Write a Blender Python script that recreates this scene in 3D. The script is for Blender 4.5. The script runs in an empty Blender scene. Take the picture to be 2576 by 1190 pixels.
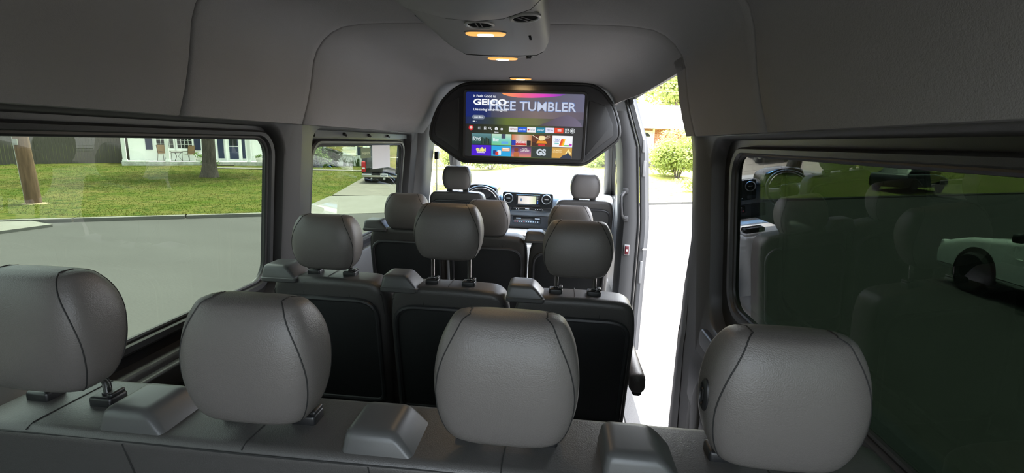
import bpy, math, random
from mathutils import Vector, Matrix
random.seed(7)
sc = bpy.context.scene
PI = math.pi

# ---------------------------------------------------------------- camera
FPX, YAW, PITCH, ROLL = 1200.0, .092, .196, .032
CAM = Vector((.283, -.78, 1.5))
cf = Vector((-math.sin(YAW)*math.cos(PITCH), math.cos(YAW)*math.cos(PITCH), -math.sin(PITCH)))
cr = Vector((math.cos(YAW), math.sin(YAW), 0)); cd = cf.cross(cr)
c_, s_ = math.cos(ROLL), math.sin(ROLL)
right, down = c_*cr - s_*cd, s_*cr + c_*cd
cam_d = bpy.data.cameras.new('camera'); cam = bpy.data.objects.new('camera', cam_d)
sc.collection.objects.link(cam)
m = Matrix((right, -down, -cf)).transposed().to_4x4(); m.translation = CAM
cam.matrix_world = m
cam_d.sensor_fit = 'HORIZONTAL'; cam_d.sensor_width = 36; cam_d.lens = FPX/2576*36
cam_d.clip_start = .02; cam_d.clip_end = 600
sc.camera = cam

# ---------------------------------------------------------------- sky, sun, exposure
w = bpy.data.worlds.new('sky'); sc.world = w; w.use_nodes = True
nt = w.node_tree; bg = nt.nodes['Background']
sky = nt.nodes.new('ShaderNodeTexSky'); sky.sky_type = 'NISHITA'; sky.sun_disc = False
sky.sun_elevation = math.radians(74); sky.sun_rotation = math.radians(2)
sky.dust_density = 6.0; sky.air_density = 1.0; sky.ozone_density = 1.0
hs_ = nt.nodes.new('ShaderNodeHueSaturation'); hs_.inputs['Saturation'].default_value = .38
nt.links.new(sky.outputs[0], hs_.inputs['Color']); nt.links.new(hs_.outputs[0], bg.inputs[0]); bg.inputs[1].default_value = 2.6
sun_d = bpy.data.lights.new('sun', 'SUN'); sun_d.energy = 32.0; sun_d.angle = .0093; sun_d.color = (1, .96, .9)
sun = bpy.data.objects.new('sun', sun_d); sc.collection.objects.link(sun)
_az, _el = math.radians(2), math.radians(74)
sun_dir = Vector((math.sin(_az)*math.cos(_el), math.cos(_az)*math.cos(_el), math.sin(_el)))
sun.rotation_euler = sun_dir.to_track_quat('Z', 'Y').to_euler()
sc.view_settings.view_transform = 'Standard'; sc.view_settings.look = 'None'
sc.view_settings.exposure = 0.0; sc.view_settings.gamma = 1.0; sc.view_settings.use_curve_mapping = False
sc.cycles.max_bounces = 8; sc.cycles.diffuse_bounces = 4; sc.cycles.transparent_max_bounces = 12
sc.cycles.glossy_bounces = 3; sc.cycles.use_denoising = True
sc.cycles.use_adaptive_sampling = True; sc.cycles.adaptive_threshold = .06
sc.cycles.sample_clamp_indirect = 6.0
sc.cycles.caustics_reflective = False; sc.cycles.caustics_refractive = False

# ---------------------------------------------------------------- materials
MATS = {}
def lin(c):
    return tuple((v/255/12.92 if v <= 10.3 else ((v/255+.055)/1.055)**2.4) for v in c)
def M(name, col, rough=.5, metal=0., bump=None, var=None, spec=.5, coat=0., vor=None, scale=(1, 1, 1), alpha=None):
    """col linear rgb; bump=(scale, strength); vor=(scale, strength); var=(scale, colour2, contrast)"""
    mt = bpy.data.materials.new(name); mt.use_nodes = True; MATS[name] = mt
    n, l = mt.node_tree.nodes, mt.node_tree.links
    b = n['Principled BSDF']
    b.inputs['Base Color'].default_value = (*col, 1); b.inputs['Roughness'].default_value = rough
    b.inputs['Metallic'].default_value = metal; b.inputs['Specular IOR Level'].default_value = spec
    b.inputs['Coat Weight'].default_value = coat
    if bump or var or vor:
        tc = n.new('ShaderNodeTexCoord'); mp = n.new('ShaderNodeMapping'); mp.inputs['Scale'].default_value = scale
        l.new(tc.outputs['Object'], mp.inputs[0])
    if var:
        t = n.new('ShaderNodeTexNoise'); t.inputs['Scale'].default_value = var[0]; t.inputs['Detail'].default_value = 6
        t.inputs['Roughness'].default_value = .65
        l.new(mp.outputs[0], t.inputs['Vector'])
        r = n.new('ShaderNodeValToRGB'); k = var[2] if len(var) > 2 else .25
        r.color_ramp.elements[0].position = .5-k; r.color_ramp.elements[1].position = .5+k
        r.color_ramp.elements[0].color = (*col, 1); r.color_ramp.elements[1].color = (*var[1], 1)
        l.new(t.outputs[0], r.inputs[0]); l.new(r.outputs[0], b.inputs['Base Color'])
    prev = None
    if vor:
        t = n.new('ShaderNodeTexVoronoi'); t.inputs['Scale'].default_value = vor[0]
        t.feature = 'SMOOTH_F1'
        l.new(mp.outputs[0], t.inputs['Vector'])
        bp = n.new('ShaderNodeBump'); bp.inputs['Strength'].default_value = vor[1]; bp.inputs['Distance'].default_value = .004
        bp.invert = True
        l.new(t.outputs['Distance'], bp.inputs['Height']); prev = bp
    if bump:
        t = n.new('ShaderNodeTexNoise'); t.inputs['Scale'].default_value = bump[0]; t.inputs['Detail'].default_value = 4
        l.new(mp.outputs[0], t.inputs['Vector'])
        bp = n.new('ShaderNodeBump'); bp.inputs['Strength'].default_value = bump[1]; bp.inputs['Distance'].default_value = bump[2] if len(bump) > 2 else .01
        l.new(t.outputs[0], bp.inputs['Height'])
        if prev: l.new(prev.outputs[0], bp.inputs['Normal'])
        prev = bp
    if prev: l.new(prev.outputs[0], b.inputs['Normal'])
    return mt
def glass(name, tint, r0=.07):
    mt = bpy.data.materials.new(name); mt.use_nodes = True; MATS[name] = mt
    n, l = mt.node_tree.nodes, mt.node_tree.links
    n.remove(n['Principled BSDF'])
    tr = n.new('ShaderNodeBsdfTransparent'); tr.inputs[0].default_value = (*tint, 1)
    gl = n.new('ShaderNodeBsdfGlossy'); gl.inputs['Roughness'].default_value = 0.0
    lw = n.new('ShaderNodeLayerWeight'); lw.inputs[0].default_value = .5
    p = n.new('ShaderNodeMath'); p.operation = 'POWER'; p.inputs[1].default_value = 5
    a = n.new('ShaderNodeMath'); a.operation = 'MULTIPLY_ADD'; a.inputs[1].default_value = .7-r0; a.inputs[2].default_value = r0
    mx = n.new('ShaderNodeMixShader')
    l.new(lw.outputs['Facing'], p.inputs[0]); l.new(p.outputs[0], a.inputs[0]); l.new(a.outputs[0], mx.inputs[0])
    l.new(tr.outputs[0], mx.inputs[1]); l.new(gl.outputs[0], mx.inputs[2])
    l.new(mx.outputs[0], n['Material Output'].inputs[0])
    return mt
def glow(name, col, strength):
    mt = bpy.data.materials.new(name); mt.use_nodes = True; MATS[name] = mt
    b = mt.node_tree.nodes['Principled BSDF']
    b.inputs['Base Color'].default_value = (.02, .02, .02, 1); b.inputs['Roughness'].default_value = .3
    b.inputs['Emission Color'].default_value = (*col, 1); b.inputs['Emission Strength'].default_value = strength
    return mt
def ramp_glow(name, axis, stops, strength=1.0):
    """lit display area whose picture runs through the given colours along a local axis; stops=(pos in metres, srgb)"""
    mt = glow(name, (1, 1, 1), strength); n, l = mt.node_tree.nodes, mt.node_tree.links
    tc = n.new('ShaderNodeTexCoord'); sp = n.new('ShaderNodeSeparateXYZ'); mr = n.new('ShaderNodeMapRange'); r = n.new('ShaderNodeValToRGB')
    l.new(tc.outputs['Object'], sp.inputs[0]); l.new(sp.outputs[axis], mr.inputs[0])
    a, b = stops[0][0], stops[-1][0]
    mr.inputs[1].default_value = a; mr.inputs[2].default_value = b
    while len(r.color_ramp.elements) < len(stops): r.color_ramp.elements.new(.5)
    for e, (p, c) in zip(r.color_ramp.elements, stops):
        e.position = (p-a)/(b-a); e.color = (*lin(c), 1)
    l.new(mr.outputs[0], r.inputs[0])
    l.new(r.outputs[0], n['Principled BSDF'].inputs['Emission Color'])
    return mt

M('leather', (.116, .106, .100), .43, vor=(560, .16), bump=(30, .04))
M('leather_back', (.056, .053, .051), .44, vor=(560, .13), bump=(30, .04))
M('leather_seam', (.012, .012, .012), .7)
M('seat_plastic', (.022, .022, .024), .42, bump=(900, .05))
M('back_panel', (.012, .013, .014), .5, bump=(700, .06))
M('cover_plastic', (.065, .065, .065), .38, bump=(900, .04))
M('chrome', (.62, .62, .62), .18, 1.0)
M('black_plastic', (.010, .010, .011), .4, bump=(500, .05))
M('trim_dark', (.032, .032, .033), .42, bump=(700, .08))
M('trim_grey', (.062, .061, .061), .5, bump=(600, .08))
M('rubber', (.012, .012, .012), .5)
M('matte_black', (.004, .004, .004), .9, spec=.05)
M('headliner', (.255, .248, .254), .93, bump=(420, .28, .004), vor=(170, .12), spec=.15)
M('console_grey', (.22, .218, .21), .5, bump=(800, .05))
M('floor_vinyl', (.17, .175, .185), .5, bump=(300, .05), var=(14, (.14, .145, .155), .3))
M('sill_grey', (.13, .135, .14), .4)
M('tread', (.022, .024, .027), .6, bump=(300, .3))
M('jamb_paint', (.085, .085, .088), .35)
M('dash_grey', (.16, .165, .17), .55, bump=(600, .06))
M('dash_black', (.012, .012, .012), .22)
M('pale_tray', (.62, .62, .60), .5)
M('red_plastic', (.10, .008, .014), .35)
M('white_print', (.75, .75, .75), .5)
M('silver_trim', (.5, .5, .5), .3, .8)
M('bezel_grey', (.22, .22, .22), .4)
M('vent_rim', (.34, .34, .33), .35)
glass('tinted_glass', (.170, .206, .168), .035)
glass('dark_glass', (.032, .044, .035), .05)
glass('clear_glass', (.90, .94, .92), .04)
glass('shade_band', (.10, .30, .62), .05)
glow('lamp_lens', (1.0, .44, .10), 1.25)
glow('lamp_core', (1.0, .78, .45), 14.0)
# outside
M('asphalt', (.064, .063, .061), .9, var=(1.1, (.052, .051, .0495), .3), bump=(60, .35, .01), scale=(.35, 1, 1), spec=.05)
M('concrete', (.150, .147, .132), .9, var=(2.2, (.12, .116, .10), .3), bump=(40, .2), spec=.1)
M('old_concrete', (.12, .11, .09), .95, var=(1.6, (.08, .074, .06), .25), bump=(30, .3))
M('lawn_grass', (.036, .060, .005), .95, var=(.75, (.098, .086, .026), .20), bump=(16, .8, .06), spec=.05)
M('grass_blade', (.055, .095, .008), .9, var=(.75, (.13, .115, .035), .20), spec=.05)
M('lawn_glare', (.150, .175, .030), .95, var=(.6, (.25, .215, .085), .22), bump=(16, .8, .06), spec=.05)  # brighter, yellower lawn copy: overexposed sun glare painted into its colour
M('straw', (.26, .21, .12), .95, var=(9, (.16, .12, .06), .25), bump=(40, .5))
M('fence_wood', (.12, .105, .085), .9, var=(3, (.07, .065, .055), .25), bump=(30, .4), scale=(6, 6, 1))
M('pole_wood', (.21, .125, .070), .85, var=(2.5, (.085, .048, .027), .2), bump=(40, .4), scale=(7, 7, .6))
M('bark', (.155, .125, .10), .95, var=(3, (.055, .045, .036), .18), bump=(14, 1., .05), scale=(5, 5, .8))
M('house_white', (.86, .87, .84), .8, bump=(20, .15))
M('painted_brick', (.72, .73, .69), .85, var=(7, (.45, .44, .40), .12), bump=(25, .5))
M('shutter_navy', (.018, .028, .072), .6)
M('window_dark', (.02, .026, .024), .12)
M('roof_pale', (.62, .61, .58), .9, bump=(10, .3))
M('brick_red', (.33, .105, .06), .9, bump=(30, .3))
M('steel_dark', (.04, .035, .03), .5, .5)
M('sling_tan', (.24, .15, .07), .8)
M('planter_stone', (.5, .5, .46), .9, bump=(30, .4))
M('leaf_dark', (.028, .060, .018), .7, var=(2.5, (.060, .105, .030), .3))
M('leaf_mid', (.09, .17, .035), .7, var=(2.5, (.17, .25, .06), .3))
M('leaf_bright', (.22, .30, .07), .7, var=(1.5, (.32, .36, .12), .3))
M('leaf_blade', (.055, .11, .025), .7)
M('car_paint_black', (.012, .012, .014), .22, .2, coat=.6)
M('car_paint_pale', (.72, .74, .70), .25, coat=.5)
M('car_paint_dark', (.015, .017, .022), .22, coat=.6)
M('tyre', (.012, .012, .012), .8)
M('tail_red', (.5, .02, .025), .25)
M('bumper_chrome', (.65, .65, .65), .2, 1.0)
M('paper_white', (.82, .80, .80), .7)
M('label_green', (.16, .20, .10), .6)
M('label_print', (.55, .6, .35), .6)
M('flower', (.5, .45, .55), .8)

def leafy(name, f=.45):
    """thin leaves let part of the light through"""
    n, l = MATS[name].node_tree.nodes, MATS[name].node_tree.links
    b = n['Principled BSDF']; t = n.new('ShaderNodeBsdfTranslucent'); mx = n.new('ShaderNodeMixShader'); mx.inputs[0].default_value = f
    src = b.inputs['Base Color']
    if src.is_linked: l.new(src.links[0].from_socket, t.inputs[0])
    else: t.inputs[0].default_value = src.default_value
    l.new(b.outputs[0], mx.inputs[1]); l.new(t.outputs[0], mx.inputs[2]); l.new(mx.outputs[0], n['Material Output'].inputs[0])
for k in ('grass_blade', 'leaf_dark', 'leaf_mid', 'leaf_bright', 'leaf_blade'): leafy(k)
# darker clumps in the lawn
for k, c in (('lawn_grass', (.020, .040, .004)), ('lawn_glare', (.10, .14, .02))):
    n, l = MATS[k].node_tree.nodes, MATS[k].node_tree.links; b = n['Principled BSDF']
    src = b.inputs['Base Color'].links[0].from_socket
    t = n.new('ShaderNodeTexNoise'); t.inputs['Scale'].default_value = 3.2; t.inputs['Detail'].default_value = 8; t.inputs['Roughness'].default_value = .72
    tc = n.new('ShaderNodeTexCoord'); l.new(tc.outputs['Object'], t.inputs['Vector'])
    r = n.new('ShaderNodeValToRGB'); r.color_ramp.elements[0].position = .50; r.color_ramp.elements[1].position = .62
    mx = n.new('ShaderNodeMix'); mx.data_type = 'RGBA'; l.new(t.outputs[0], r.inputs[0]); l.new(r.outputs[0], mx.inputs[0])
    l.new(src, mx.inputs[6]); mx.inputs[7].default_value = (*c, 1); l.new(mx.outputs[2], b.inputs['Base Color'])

# ---------------------------------------------------------------- mesh builder
COL = sc.collection
class MB:
    def __init__(s): s.v = []; s.f = []
    def add(s, vs, fs, mx=None):
        o = len(s.v)
        s.v += [tuple(mx @ Vector(p)) if mx else tuple(p) for p in vs]
        s.f += [tuple(i+o for i in q) for q in fs]
        return s
    def loft(s, rings, cap0=True, cap1=True, closed=True, mx=None):
        n = len(rings[0]); vs = [p for r in rings for p in r]; fs = []
        for i in range(len(rings)-1):
            for j in range(n if closed else n-1):
                k = (j+1) % n
                fs.append((i*n+j, i*n+k, (i+1)*n+k, (i+1)*n+j))
        if cap0: fs.append(tuple(reversed(range(n))))
        if cap1: fs.append(tuple(range((len(rings)-1)*n, len(rings)*n)))
        return s.add(vs, fs, mx)
    def box(s, x0, x1, y0, y1, z0, z1, mx=None):
        return s.loft([[(x0, y0, z), (x1, y0, z), (x1, y1, z), (x0, y1, z)] for z in (z0, z1)], mx=mx)
    def rbox(s, x0, x1, y0, y1, z0, z1, r=.01, seg=3, mx=None):
        r = min(r, (x1-x0)/2*.999, (y1-y0)/2*.999, (z1-z0)/2*.999); rings = []
        lev = [(r*(1-math.cos(a)), z0+r*(1-math.sin(a))) for a in [PI/2-i*PI/2/seg for i in range(seg+1)]]
        lev += [(r*(1-math.cos(a)), z1-r*(1-math.sin(a))) for a in [i*PI/2/seg for i in range(seg+1)]]
        for ins, z in lev:
            rings.append([(x, y, z) for x, y in rr(x0+ins, x1-ins, y0+ins, y1-ins, max(r-ins, r*.12), seg)])
        return s.loft(rings, mx=mx)
    def tube(s, path, r, n=8, closed=False, mx=None, r1=None):
        P = [Vector(p) for p in path]; N = len(P); rings = []; up = None
        for i in range(N):
            if closed: t = P[(i+1) % N]-P[i-1]
            else: t = P[min(i+1, N-1)]-P[max(i-1, 0)]
            t.normalize()
            if up is None:
                up = Vector((0, 0, 1)) if abs(t.z) < .9 else Vector((1, 0, 0))
            up = (up - t*up.dot(t))
            if up.length < 1e-6: up = t.orthogonal()
            up.normalize(); b = t.cross(up)
            rad = r if r1 is None else r+(r1-r)*i/(N-1)
            rings.append([P[i]+rad*(math.cos(a)*up+math.sin(a)*b) for a in [2*PI*k/n for k in range(n)]])
        if closed: rings.append(rings[0])
        return s.loft(rings, not closed, not closed, mx=mx)
    def slab(s, out, y0, y1, bev=.01, seg=3, shear=None, mx=None):
        """outline (x,z) extruded along y with rounded edges"""
        lev = [(bev*(1-math.sin(a)), y0+bev*(1-math.cos(a))) for a in [i*PI/2/seg for i in range(seg+1)]]
        lev += [(bev*(1-math.cos(a)), y1-bev*(1-math.sin(a))) for a in [i*PI/2/seg for i in range(seg+1)]]
        rings = []
        for ins, y in lev:
            rings.append([(x, y+(shear(z) if shear else 0), z) for x, z in inset(out, ins)])
        return s.loft(rings, mx=mx)
    def lathe(s, prof, n=24, mx=None, cap0=True, cap1=True):
        return s.loft([[(r*math.cos(2*PI*k/n), r*math.sin(2*PI*k/n), z) for k in range(n)] for r, z in prof], cap0, cap1, mx=mx)
    def mesh(s, name, mat, smooth=38):
        me = bpy.data.meshes.new(name); me.from_pydata(s.v, [], s.f); me.validate()
        if smooth:
            me.polygons.foreach_set('use_smooth', [True]*len(me.polygons))
            me.set_sharp_from_angle(angle=math.radians(smooth))
        if mat: me.materials.append(MATS[mat])
        return me
    def build(s, name, mat, parent=None, smooth=38, loc=None):
        import bmesh
        me = s.mesh(name, mat, 0)
        bm = bmesh.new(); bm.from_mesh(me); bmesh.ops.recalc_face_normals(bm, faces=bm.faces); bm.to_mesh(me); bm.free()
        if smooth:
            me.polygons.foreach_set('use_smooth', [True]*len(me.polygons))
            me.set_sharp_from_angle(angle=math.radians(smooth))
        return place(name, me, parent, loc)
def place(name, me, parent=None, loc=None):
    o = bpy.data.objects.new(name, me); COL.objects.link(o)
    if parent: o.parent = parent
    if loc: o.location = loc
    return o
def rr(x0, x1, y0, y1, r, n=5):
    r = min(r, (x1-x0)/2, (y1-y0)/2)
    out = []
    for cx, cy, a0 in ((x1-r, y0+r, -PI/2), (x1-r, y1-r, 0), (x0+r, y1-r, PI/2), (x0+r, y0+r, PI)):
        out += [(cx+r*math.cos(a0+PI/2*k/n), cy+r*math.sin(a0+PI/2*k/n)) for k in range(n+1)]
    return out
def inset(out, d):
    if d == 0: return list(out)
    n = len(out); res = []
    ar = sum(out[i][0]*out[(i+1) % n][1]-out[(i+1) % n][0]*out[i][1] for i in range(n))
    sg = 1 if ar > 0 else -1
    for i in range(n):
        a, b, c = out[i-1], out[i], out[(i+1) % n]
        e1 = Vector((b[0]-a[0], b[1]-a[1])); e2 = Vector((c[0]-b[0], c[1]-b[1]))
        if e1.length < 1e-9: e1 = e2
        if e2.length < 1e-9: e2 = e1
        e1.normalize(); e2.normalize()
        nn = Vector((-(e1.y+e2.y), e1.x+e2.x)) * sg
        if nn.length < 1e-6: nn = Vector((-e1.y, e1.x))*sg
        nn.normalize(); k = max(.5, nn.dot(Vector((-e1.y, e1.x))*sg))
        res.append((b[0]+nn.x*d/k, b[1]+nn.y*d/k))
    return res
def rounded(pts, r, n=5):
    """polygon with each corner rounded by r (number or list)"""
    out = []; N = len(pts)
    for i in range(N):
        a, b, c = Vector(pts[i-1]), Vector(pts[i]), Vector(pts[(i+1) % N])
        ri = r[i] if isinstance(r, (list, tuple)) else r
        if ri <= 0: out.append(tuple(b)); continue
        u, v = (a-b), (c-b); k = min(ri, u.length*.48, v.length*.48)
        p, q = b+u.normalized()*k, b+v.normalized()*k
        for t in [j/n for j in range(n+1)]:
            out.append(tuple((1-t)**2*p + 2*t*(1-t)*b + t*t*q))
    return out
def catmull(vals, t):
    n = len(vals)-1; x = t*n; i = min(int(x), n-1); f = x-i
    p = [vals[max(0, i-1)], vals[i], vals[min(n, i+1)], vals[min(n, i+2)]]
    return .5*(2*p[1] + (p[2]-p[0])*f + (2*p[0]-5*p[1]+4*p[2]-p[3])*f*f + (3*p[1]-p[0]-3*p[2]+p[3])*f**3)
def tag(o, label=None, cat=None, group=None, kind=None):
    if label: o['label'] = label
    if cat: o['category'] = cat
    if group: o['group'] = group
    if kind: o['kind'] = kind
    return o
def thing(name, label, cat, loc=(0, 0, 0), rz=0., group=None):
    o = bpy.data.objects.new(name, None); COL.objects.link(o); o.empty_display_size = .05
    o.location = loc; o.rotation_euler = (0, 0, rz)
    return tag(o, label, cat, group)
def struct(name, label=None):
    o = bpy.data.objects.new(name, None); COL.objects.link(o); o.empty_display_size = .05
    return tag(o, label, kind='structure')
def copy_tree(o, parent=None):
    c = o.copy(); COL.objects.link(c); c.parent = parent
    for ch in list(o.children): copy_tree(ch, c)
    return c

# ================================================================ the van: shell
def WX(z):
    if z >= 1.5: return .865-(z-1.5)*.25
    return .865+.055*min(1, (1.5-z)/.6)
def sheet(name, rings, s, mat, parent, fill=False, smooth=38):
    """rings of (Y, z, outward offset) on the side wall of side s"""
    b = MB(); b.loft([[(s*(WX(z)+o), y, z) for y, z, o in r] for r in rings], False, fill)
    return b.build(name, mat, parent, smooth)
def ring(y0, y1, z0, z1, r, off, n=7):
    return [(y, z, off) for y, z in rr(y0, y1, z0, z1, r, n)]
SEC = [(.815, 1.545), (.79, 1.62), (.77, 1.70), (.752, 1.80), (.735, 1.845), (.705, 1.885), (.668, 1.915), (.62, 1.937), (.54, 1.949), (.45, 1.953), (.22, 1.956), (0, 1.957)]
FULL = SEC + [(-x, z) for x, z in reversed(SEC[:-1])]

# floor
fl = struct('floor', 'light grey vinyl van floor with a dark shaded seating area')
MB().box(-.93, .66, -1.05, 4.6, -.06, 0).build('floor_sheet', 'floor_vinyl', fl)
MB().box(.66, .93, -1.05, 1.45, -.06, 0).build('floor_sheet', 'floor_vinyl', fl)
MB().box(.66, .93, 2.9, 4.6, -.06, 0).build('floor_sheet', 'floor_vinyl', fl)
MB().rbox(.645, .665, 1.45, 2.9, -.2, .004, .004).build('floor_edge_strip', 'trim_grey', fl)
stp = thing('door_step', 'pale moulded entry step with dark textured treads inside the sliding door opening', 'step', (0, 0, 0))
MB().rbox(.66, 1.05, 1.42, 2.92, -.26, -.2, .015).build('step_body', 'sill_grey', stp)
for x0, x1, y0, y1 in ((.69, .75, 1.5, 2.8), (.775, .87, 1.75, 2.75)):
    o = rounded([(x0, y0), (x1, y0+.09), (x1, y1), (x0, y1-.05)], .03)
    b = MB(); b.loft([[(x, y, z) for x, y in inset(o, i)] for i, z in ((0, -.2), (0, -.194), (.004, -.190))]); b.build('tread', 'tread', stp)
MB().box(.985, .993, 1.46, 2.88, -.2, -.1975).build('sill_line', 'trim_dark', stp)

# ceiling: three headliner pieces with a recessed dark joint between them
ceil = struct('ceiling', 'charcoal fabric headliner in three pieces with dark joints')
def liner(y0, y1, ytaper=None, r0=True, r1=True, sec=FULL, back=None):
    """one headliner piece, edges turned up into the joint"""
    rings = []
    ys = [(y0, .012), (y0+.003, .004), (y0+.009, 0)] + [(y0+(y1-y0)*k/14, 0) for k in range(1, 14)] + [(y1-.009, 0), (y1-.003, .004), (y1, .012)]
    for y, up in ys:
        row = []
        for x, z in sec:
            k = 0.
            if ytaper and y > ytaper[0]:
                k = min(1, (y-ytaper[0])/(ytaper[1]-ytaper[0])); k = k*k*(3-2*k)
            xx = x*(1-.125*k*min(1, max(0, (z-1.5)/.25))) ; zz = z-.035*k*max(0, (z-1.7)/.25)
            nx = (xx/.8); row.append((xx+up*nx, y, zz+up*.8))
        rings.append(row)
    return rings
def turned(rings):
    """turn the lower hem outward so the piece shows a thick rolled edge"""
    out = []
    for row in rings:
        a, b = row[0], row[-1]
        out.append([(a[0]+.03, a[1], a[2]+.012), (a[0]+.012, a[1], a[2]-.002)] + row + [(b[0]-.012, b[1], b[2]-.002), (b[0]-.03, b[1], b[2]+.012)])
    return out
for y0, y1, tp in ((-1.05, .548, None), (.552, 1.219, None)):
    b = MB(); b.loft(turned(liner(y0, y1, tp)), False, False, False); o = b.build('headliner_panel', 'headliner', ceil, 60)
# front piece: on the door side it stops above the opening
fr = liner(1.223, 3.0, (2.05, 2.80))
left_part = [r[3:] for r in fr]
b = MB(); b.loft([row + [(row[-1][0]-.012, row[-1][1], row[-1][2]-.002), (row[-1][0]-.03, row[-1][1], row[-1][2]+.012)] for row in [[(r[0][0]+.035, r[0][1], r[0][2]+.012)]+r for r in left_part]], False, False, False)
b.build('headliner_panel', 'headliner', ceil, 60)
b = MB(); fr2 = [r for r in liner(1.223, 1.36, None)]
b.loft([[(r[0][0]+.03, r[0][1], r[0][2]+.012)]+r[:5] for r in fr2], False, False, False); b.build('headliner_panel', 'headliner', ceil, 60)
b = MB(); b.loft([[(x*1.02, y, z+.02) for x, z in FULL] for y in (.53, .57)], False, False, False); b.loft([[(x*1.02, y, z+.02) for x, z in FULL] for y in (1.20, 1.24)], False, False, False)
b.build('joint_backing', 'black_plastic', ceil)

# outer roof skin
SH = [(.87, 1.58), (.95, 1.60), (.94, 1.70), (.925, 1.80), (.90, 1.90), (.83, 1.97), (.70, 2.01), (.5, 2.03), (0, 2.04)]
rs = struct('roof', 'outer van roof skin above the headliner')
shl = [(-x, z) for x, z in SH] + [(x, z) for x, z in reversed(SH[4:-1])]
shf = [(-x, z) for x, z in SH] + [(x, z) for x, z in reversed(SH[:-1])]
b = MB()
b.loft([[(x, y, z) for x, z in shf] for y in (-1.1, 1.40)], False, False, False)
b.loft([[(x, y, z) for x, z in shl] for y in (1.40, 2.95)], False, False, False)
b.loft([[(x, y, z) for x, z in shl] for y in (2.95, 3.1)], False, False, False)
b.build('roof_skin', 'trim_dark', rs)
# door header: rolled trim and weatherstrip along the top of the opening
b = MB(); b.tube([(.79, 1.36, 1.842), (.79, 2.93, 1.836)], .012, 8); b.tube([(.815, 1.38, 1.850), (.815, 2.93, 1.846)], .012, 8); b.build('header_seal', 'rubber', rs)
b = MB(); b.loft([[(.735, y, 1.852), (.81, y, 1.852), (.90, y, 1.900), (.90, y, 1.915), (.735, y, 1.90)] for y in (1.38, 2.97)]); b.build('header_plate', 'trim_dark', rs)
# cab roof and header behind the screen
b = MB(); b.loft([[(-.80, y, z-.12), (-.74, y, z), (.74, y, z), (.80, y, z-.12)] for y, z in ((2.86, 1.93), (3.3, 1.86), (3.8, 1.70))], False, False, False)
b.build('cab_roof', 'headliner', rs)

# ---- side walls
wl = struct('wall_left', 'dark moulded trim of the driver side wall between the windows')
wr = struct('wall_right', 'dark moulded trim of the side wall behind the sliding door opening')
def side_window(wall, s, Y0, Y1, ya, yb, za, zb, r, name, label, gy0, gy1, gz0, gz1):
    """wall field Y0..Y1 with an opening ya..yb / za..zb and the framed pane inside it"""
    sheet('window_surround', [ring(Y0, Y1, .62, 1.66, .0005, 0), ring(ya-.012, yb+.012, za-.012, zb+.012, r+.01, 0), ring(ya-.003, yb+.003, za-.003, zb+.003, r, .006), ring(ya, yb, za, zb, r, .018), ring(ya+.004, yb-.004, za+.004, zb-.004, r, .07)], s, 'trim_grey', wall)
    wdw = struct(name, label)
    sheet('frame_backing', [ring(ya-.01, yb+.01, za-.01, zb+.01, r, .055), ring(gy0-.02, gy1+.02, gz0-.02, gz1+.02, .09, .05)], s, 'black_plastic', wdw)
    sheet('window_frame', [ring(gy0-.045, gy1+.045, gz0-.045, gz1+.03, .10, .05), ring(gy0-.043, gy1+.043, gz0-.043, gz1+.028, .10, .030), ring(gy0-.034, gy1+.034, gz0-.034, gz1+.022, .095, .022), ring(gy0-.016, gy1+.016, gz0-.016, gz1+.010, .085, .024), ring(gy0-.008, gy1+.008, gz0-.008, gz1+.005, .08, .036), ring(gy0-.006, gy1+.006, gz0-.006, gz1+.004, .08, .06)], s, 'trim_dark', wdw)
    b = MB(); b.tube([(s*(WX(z)+.040), y+.0, z+.0025*math.sin(y*23)*(z > gz1-.02)) for y, z, o in ring(gy0-.004, gy1+.004, gz0-.004, gz1+.003, .08, 0)], .0085, 8, True); b.build('rubber_seal', 'rubber', wdw)
    sheet('pane', [ring(gy0-.01, gy1+.01, gz0-.01, gz1+.01, .08, .042)], s, 'tinted_glass', wdw, fill=True, smooth=0)
    return wdw
w1 = side_window(wl, -1, -1.05, 1.25, -.96, 1.165, .80, 1.532, .12, 'window_1', 'long tinted side window beside the rear bench', -.90, 1.095, .89, 1.484)
w2 = side_window(wl, -1, 1.25, 3.0, 1.40, 2.93, .80, 1.530, .07, 'window_2', 'tinted side window with exit label and paper sheet', 1.465, 2.80, .88, 1.452)
w3 = side_window(wr, 1, -1.05, 1.25, -.96, 1.165, .80, 1.532, .12, 'window_3', 'dark side window beside the rear bench backed by the open sliding door', -.90, .985, .93, 1.478)
# lower walls
for s, wall, y1 in ((-1, wl, 3.0), (1, wr, 1.25)):
    b = MB(); b.loft([[(s*x, y, z) for x, z in ((.93, -.05), (.93, .35), (.905, .42), (.90, .58), (.922, .64))] for y in (-1.05, y1)], False, False, False)
    b.build('lower_panel', 'trim_dark', wall)
    b = MB(); b.slab(rr(-1.0, min(y1, 1.2)-.05, .70, .775, .03), -.012, .02, .01, mx=Matrix(((0, s*-1, 0, s*.915), (1, 0, 0, 0), (0, 0, 1, 0), (0, 0, 0, 1)))); b.build('sill_ledge', 'trim_dark', wall)
# metal strip with clips in the gap above the front side window
b = MB(); b.box(-.905, -.895, 1.47, 2.88, 1.495, 1.527); b.build('metal_strip', 'jamb_paint', w2)
for y in (1.78, 2.12, 2.45):
    b = MB(); b.lathe([(.009, 0), (.009, .012), (.006, .016)], 10, Matrix.Translation((-.897, y, 1.512)) @ Matrix.Rotation(PI/2, 4, 'Y')); b.tube([(-.886, y, 1.512), (-.878, y+.006, 1.503)], .006, 6); b.build('clip', 'black_plastic', w2)
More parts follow.
